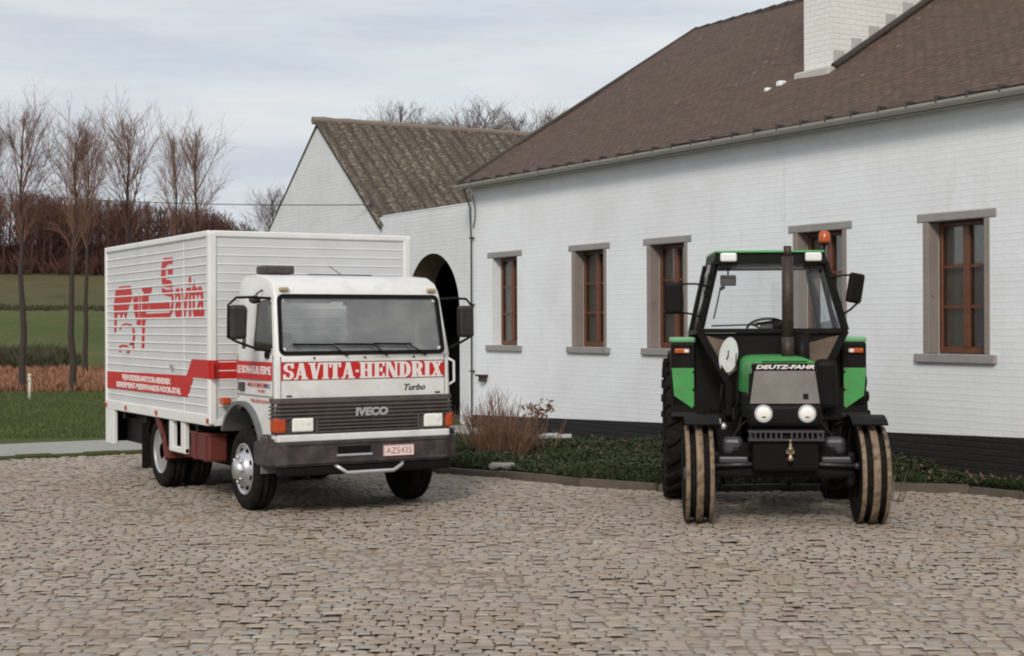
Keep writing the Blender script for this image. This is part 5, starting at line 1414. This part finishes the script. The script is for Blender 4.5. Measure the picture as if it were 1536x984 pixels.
# --- poplars in a row left of the truck
protos = []
for sd, multi in ((21, 1), (22, 1), (23, 1)):
    tk, cr = bare_tree(sd, 9.2, .12, .56, .42, 42, (8, 5), .0075, .06, multi)
    a, c = arr(tk), arr(cr)
    t = thing('bare_tree', None, None)
    npmesh('trunk', a[0], a[1], 'bark', t, smooth=True); npmesh('crown', c[0], c[1], 'twig', t)
    protos.append(t)
used = set()
def place_tree(k, loc, s, rz, label, cat='tree', group=None, sx=1.0):
    p = protos[k]
    if k in used:
        t = p.copy(); C.objects.link(t)
        for ch in list(p.children):
            q = ch.copy(); C.objects.link(q); q.parent = t
    else: t = p; used.add(k)
    t.location = loc; t.scale = (s * sx, s * sx, s); t.rotation_euler = (0, 0, rz); tag(t, label, cat, group); return t
def ground_at(l, d): p = W(l, d); return Vector((p.x, p.y, hz(p.x, p.y)))
def at_px(px, d): return (px - 768) / 2260 * d
G = 'bare trees beyond the lawn'
for k, px, d, yt, rz, sx, lab in (
    (0, 34, 43.0, 146, .4, 1.05, 'bare slender tree standing on the strip of dead bracken, leftmost of the full trunks'),
    (1, 106, 42.5, 172, 2.0, 1.1, 'bare slender tree at the lawn edge, second from the left, nearest the truck body'),
    (2, 128, 55.0, 186, 1.1, .9, 'thin bare tree rising behind the second trunk left of the truck'),
    (1, 198, 58.0, 163, 4.1, 1.15, 'broad round-topped bare tree standing alone above the rear end of the truck body'),
    (0, 266, 70.0, 190, 3.0, .8, 'narrow bare tree, left one of the pale pair above the truck box'),
    (2, 295, 68.0, 186, 5.0, 1.0, 'taller bare tree, right one of the pale pair above the truck box'),
    (2, -8, 52.0, 170, 2.6, .8, 'leaning bare tree cut by the left edge of the picture')):
    g0 = ground_at(at_px(px, d), d); top = 1.85 + (489 - yt) / 2260 * d
    place_tree(k, g0, (top - g0.z) / 8.35, rz, lab, 'tree', G, sx)
# --- spreading trees behind the barn
protos_b = []
for sd in (31, 32):
    tk, cr = bare_tree(sd, 10.2, .12, .25, .6, 70, (9, 5), .009, .05, 1)
    a, c = arr(tk), arr(cr); t = thing('bare_tree', None, None)
    npmesh('trunk', a[0], a[1], 'bark', t, smooth=True); npmesh('crown', c[0], c[1], 'twig_grey', t); protos_b.append(t)
off = len(protos); protos += protos_b
for i, (k, px, d, ytop, rz, sx, lab) in enumerate((
    (0, 545, 74, 168, .3, 1.1, 'faint bare tree just right of the barn gable peak'), (1, 607, 70, 148, 1.4, 1.25, 'tall bare tree behind the left part of the mossy barn roof'),
    (0, 655, 72, 168, 2.2, 1.5, 'bushy low bare tree behind the middle of the barn roof'), (1, 722, 68, 148, 3.3, 1.5, 'wide bare tree with forked limbs behind the barn ridge'),
    (0, 768, 70, 154, 4.0, 1.3, 'bare tree behind the barn ridge just left of the house roof'), (1, 830, 72, 160, 5.2, 1.2, 'bare tree top half hidden by the left slope of the house roof'),
    (1, 690, 76, 172, .9, 1.7, 'low bare tree between the two tallest ones behind the barn roof'), (0, 575, 78, 172, 5.9, 1.2, 'low bare tree second from the barn gable peak'),
    (1, 635, 78, 174, 2.9, 1.6, 'low spreading bare tree right of the tall one over the left barn roof'), (0, 745, 78, 170, .1, 1.7, 'low bushy bare tree filling the gap left of the house roof'),
    (0, 415, 60, 270, 1.0, 1.0, 'small spreading bare tree beside the left slope of the barn gable'))):
    g0 = ground_at(at_px(px, d), d); top = 1.85 + (487 - ytop) / 2260 * d
    place_tree(off + k, g0, (top - g0.z) / 10.0, rz, lab, 'tree', 'bare trees behind the barn', sx)
# --- the wood on the hill: reads as one russet mass
r_ = random.Random(77)
temps = []
for i in range(5):
    tk, cr = bare_tree(100 + i, 8, .11, .12, .6, 24, (5, 2), .02, .07, 1)
    v1, f1 = arr(tk); v2, f2 = arr(cr)
    tri = lambda F_: F_
    V_ = np.concatenate([v1, v2]); F_ = np.concatenate([f1, f2 + len(v1)]); temps.append((V_, F_))
VV = []; FF = []; n0 = 0
for i in range(430):
    d = 134 + 34 * r_.random() ** 1.4; l = r_.uniform(-.40 * d, -.10 * d)
    if r_.random() < .22: d = r_.uniform(130, 135)
    px = 768 + l / d * 2260; p = ground_at(l, d)
    ytop = 280 + max(0, px) * .10 + (max(0, px - 330) * .40 if px > 330 else 0)
    top = 1.85 + (489 - ytop) / 2260 * d; h = max(2.0, top - p.z) * r_.uniform(.72, 1.0)
    V_, F_ = temps[i % 5]; a = r_.uniform(0, 6.3); s = h / 7.6; ca, sa = math.cos(a) * s * 1.15, math.sin(a) * s * 1.15
    Q = np.stack([V_[:, 0] * ca - V_[:, 1] * sa + p.x, V_[:, 0] * sa + V_[:, 1] * ca + p.y, V_[:, 2] * s + p.z], 1)
    VV.append(Q); FF.append(F_ + n0); n0 += len(Q)
tag(npmesh('wood', np.concatenate(VV), np.concatenate(FF), 'wood_twig'), kind='stuff')
# leaf-litter coloured undergrowth of the wood: small upright sprays
def sprays(name, count, spot, size, mat, kind='stuff', label=None, cat=None, seed=1, blades=5, w_=.03, lean=.5):
    r_ = random.Random(seed); V = []; F = []
    for i in range(count):
        p, sc_ = spot(r_)
        if p is None: continue
        for k in range(blades):
            a = r_.uniform(0, 6.283); h = size * sc_ * r_.uniform(.5, 1.1); le = lean * h * r_.uniform(.2, 1)
            dx, dy = math.cos(a), math.sin(a); ww = w_ * sc_ * r_.uniform(.6, 1.3); i0 = len(V)
            V += [(p.x - dy * ww, p.y + dx * ww, p.z), (p.x + dy * ww, p.y - dx * ww, p.z), (p.x + dx * le * .5 + dy * ww * .6, p.y + dy * le * .5 - dx * ww * .6, p.z + h * .6), (p.x + dx * le, p.y + dy * le, p.z + h)]
            F += [(i0, i0 + 1, i0 + 2, i0 + 3)]
    o = npmesh(name, V, F, mat); return tag(o, label, cat, None, kind)
def spot_wood(r_):
    d = r_.uniform(129, 165); l = r_.uniform(-.42 * d, -.06 * d); return ground_at(l, d), r_.uniform(.5, 1.2)
sprays('undergrowth', 9000, spot_wood, 1.7, 'wood_twig', seed=5, blades=8, w_=.035, lean=.9)
def spot_bracken(r_):
    d = 42.3 + 20 * r_.random() ** 1.2; l = r_.uniform(-.37 * d, -.2 * d + 4); return ground_at(l, d), r_.uniform(.5, 1.2)
sprays('bracken', 9000, spot_bracken, .30, 'bracken', seed=6, blades=4, w_=.022, lean=.9)
def spot_grass(r_):
    d = 25 + 18.5 * r_.random(); p = W(r_.uniform(-.37 * d, -.16 * d), d)
    if p.x > -24.8 : return None, 0
    return p, r_.uniform(.5, 1.3)
sprays('grass', 26000, spot_grass, .06, 'grass_blade', seed=8, blades=3, w_=.008, lean=.7)
# hedge banks between the fields
def spot_hedge(r_):
    d = r_.uniform(62, 69); px = r_.uniform(-120, 118); l = at_px(px, d); p = ground_at(l, d); return p, r_.uniform(.5, 1.1) * (1 if px < 95 else .6)
sprays('brushwood', 3000, spot_hedge, .85, 'brush', seed=9, blades=7, w_=.03, lean=.7)
def spot_hedge2(r_):
    d = r_.uniform(102, 106); px = r_.uniform(-160, 400); return ground_at(at_px(px, d), d), r_.uniform(.5, 1.0)
sprays('field_hedge', 2200, spot_hedge2, .24, 'brush', seed=10, blades=5, w_=.05, lean=.8)
# stake on the lawn
s0 = W(at_px(44, 38), 38)
b = B(); b.tube([(s0.x, s0.y, -.1), (s0.x, s0.y, .62)], [.04, .035], 8); b.ball((s0.x, s0.y, .62), .05, (1, 1, 1), 10); b.bar((s0.x - .07, s0.y + .06, .5), (s0.x + .07, s0.y - .06, .5), .03)
tag(b.obj('stake', 'post_white'), 'short pale stake standing on the lawn at the far left', 'stake')
# --- planting bed: low evergreen cover
def leaf_cover(name, n, seed):
    r_ = random.Random(seed); V = []; F = []
    for i in range(n):
        x = -21.3 + 14.5 * r_.random() ** 1.25; y0 = kerb_y(x) + .14; y = y0 + (12.96 - y0) * r_.random() ** 1.3
        if y > 12.95: continue
        bump_ = .5 + .5 * math.sin(x * 2.1 + y * 1.3) * math.sin(y * 2.7 - x * .8)
        hgt = (.04 + .15 * bump_) * min(1, .35 + (y - y0) * 1.6)
        z = bed_z(x, y) + hgt * r_.random() ** .5; s = r_.uniform(.011, .026); a = r_.uniform(0, 6.28); ti = r_.uniform(-.8, .8); tj = r_.uniform(-.8, .8)
        ca, sa = math.cos(a) * s, math.sin(a) * s; i0 = len(V)
        V += [(x - ca, y - sa, z - ti * s * .6), (x + sa * .6, y - ca * .6, z + tj * s * .5), (x + ca, y + sa, z + ti * s * .6), (x - sa * .6, y + ca * .6, z - tj * s * .5)]
        F.append((i0, i0 + 1, i0 + 2, i0 + 3))
    return tag(npmesh(name, V, F, 'ivy'), kind='stuff')
leaf_cover('ground_cover', 95000, 4)
def spot_bed(r_):
    x = -21.3 + 14.5 * r_.random() ** 1.25; y0 = kerb_y(x) + .15; y = y0 + (12.9 - y0) * r_.random() ** 1.6
    if math.sin(x * 1.7 + y) * math.sin(y * 2.1 - x) < -.25: return None, 0
    p = Vector((x, y, bed_z(x, y))); return p, r_.uniform(.5, 1.4)
sprays('bed_grass', 7000, spot_bed, .13, 'dark_grass', seed=41, blades=5, w_=.007, lean=.8)
def spot_litter(r_):
    x = -21.3 + 14.5 * r_.random() ** 1.25; y0 = kerb_y(x) + .12; y = y0 + (12.9 - y0) * r_.random()
    p = Vector((x, y, bed_z(x, y) + r_.uniform(.03, .13))); return p, r_.uniform(.5, 1.3)
sprays('leaf_litter', 420, spot_litter, .045, 'dead_flower', seed=43, blades=2, w_=.016, lean=1.6)
# bare shrub of reddish canes
def shrub(name, c, n, h, rad, mat, seed, label, cat):
    r_ = random.Random(seed); tw = Twigs()
    for i in range(n):
        a = r_.uniform(0, 6.283); q = r_.random() ** .6; p = Vector((math.cos(a) * rad * .55 * q, math.sin(a) * rad * .35 * q, -.05))
        d = Vector((math.cos(a) * q * .75 + r_.uniform(-.2, .2), math.sin(a) * q * .5 + r_.uniform(-.2, .2), 1)); H_ = h * r_.uniform(.45, 1.0) * (1 - .25 * q)
        pts = [p]; dd = d.normalized()
        for k in range(5): dd = (dd + rvec(r_) * .10 + Vector((0, 0, .03))).normalized(); pts.append(pts[-1] + dd * H_ / 5)
        tw.path([Vector((0, 0, -.06)), p], .012, .010, 4); tw.path(pts, r_.uniform(.006, .011), .0025, 4)
        for k in range(r_.randint(2, 5)):
            j = r_.randint(1, 4); q2 = pts[j]; e2 = q2 + (rvec(r_) * .5 + Vector((0, 0, .8))).normalized() * H_ * r_.uniform(.12, .3)
            tw.path([q2, e2], .004, .002, 3)
    V, F = arr(tw); t = thing(name, label, cat, c)
    npmesh('canes', V, F, mat, t); return t
sc_ = W(at_px(748, 21.3), 21.3)
t = shrub('shrub', (sc_.x, sc_.y, .0), 240, 1.10, .85, 'red_stem', 3, 'bare shrub of reddish upright canes against the white house wall', 'shrub')
sc2 = W(at_px(808, 21.6), 21.6)
t2 = shrub('hydrangea', (sc2.x, sc2.y, .0), 34, .82, .5, 'red_stem', 9, 'withered shrub with dead brown flower heads right of the reddish canes', 'shrub')
b = B(); r_ = random.Random(12)
for i in range(26):
    a = r_.uniform(0, 6.28); q = r_.random() ** .5; c = Vector((math.cos(a) * .36 * q, math.sin(a) * .25 * q, .62 + r_.uniform(-.14, .14)))
    for k in range(12):
        p = c + rvec(r_) * .042; n_ = rvec(r_).normalized(); u_ = n_.orthogonal().normalized() * .018; v_ = n_.cross(u_)
        b.face([p - u_, p + v_, p + u_, p - v_])
b.obj('flower_heads', 'dead_flower', t2, recalc=False)
# pale board lying in the bed, a stone on the kerb edge
bp0 = W(at_px(822, 23.3), 23.3)
b = B(); b.box(-.36, .36, -.14, .14, 0, .03, .006, 1); b.box(-.1, .16, -.09, .09, .03, .06, .01, 1); o = b.obj('board', 'board'); o.location = (bp0.x, bp0.y, .10); o.rotation_euler = (R(4), R(-2), R(58)); tag(o, 'grey board lying flat in the bed below the house wall', 'board')
st = W(at_px(742, 18.6), 18.6)
b = B(); b.box(-.16, .16, -.1, .1, -.03, .05, .03, 2); o = b.obj('stone', 'stone'); o.location = (st.x, st.y + .1, .09); o.rotation_euler = (0, 0, .9); tag(o, 'flat tan stone lying just behind the kerb', 'stone')
# dry stalks behind the tractor's right wheel
sc3 = W(at_px(1335, 15.8), 15.8)
shrub('dry_stalks', (sc3.x, sc3.y, .05), 12, .55, .4, 'twig_grey', 17, 'thin dry stalks against the wall behind the right front wheel of the tractor', 'plant')
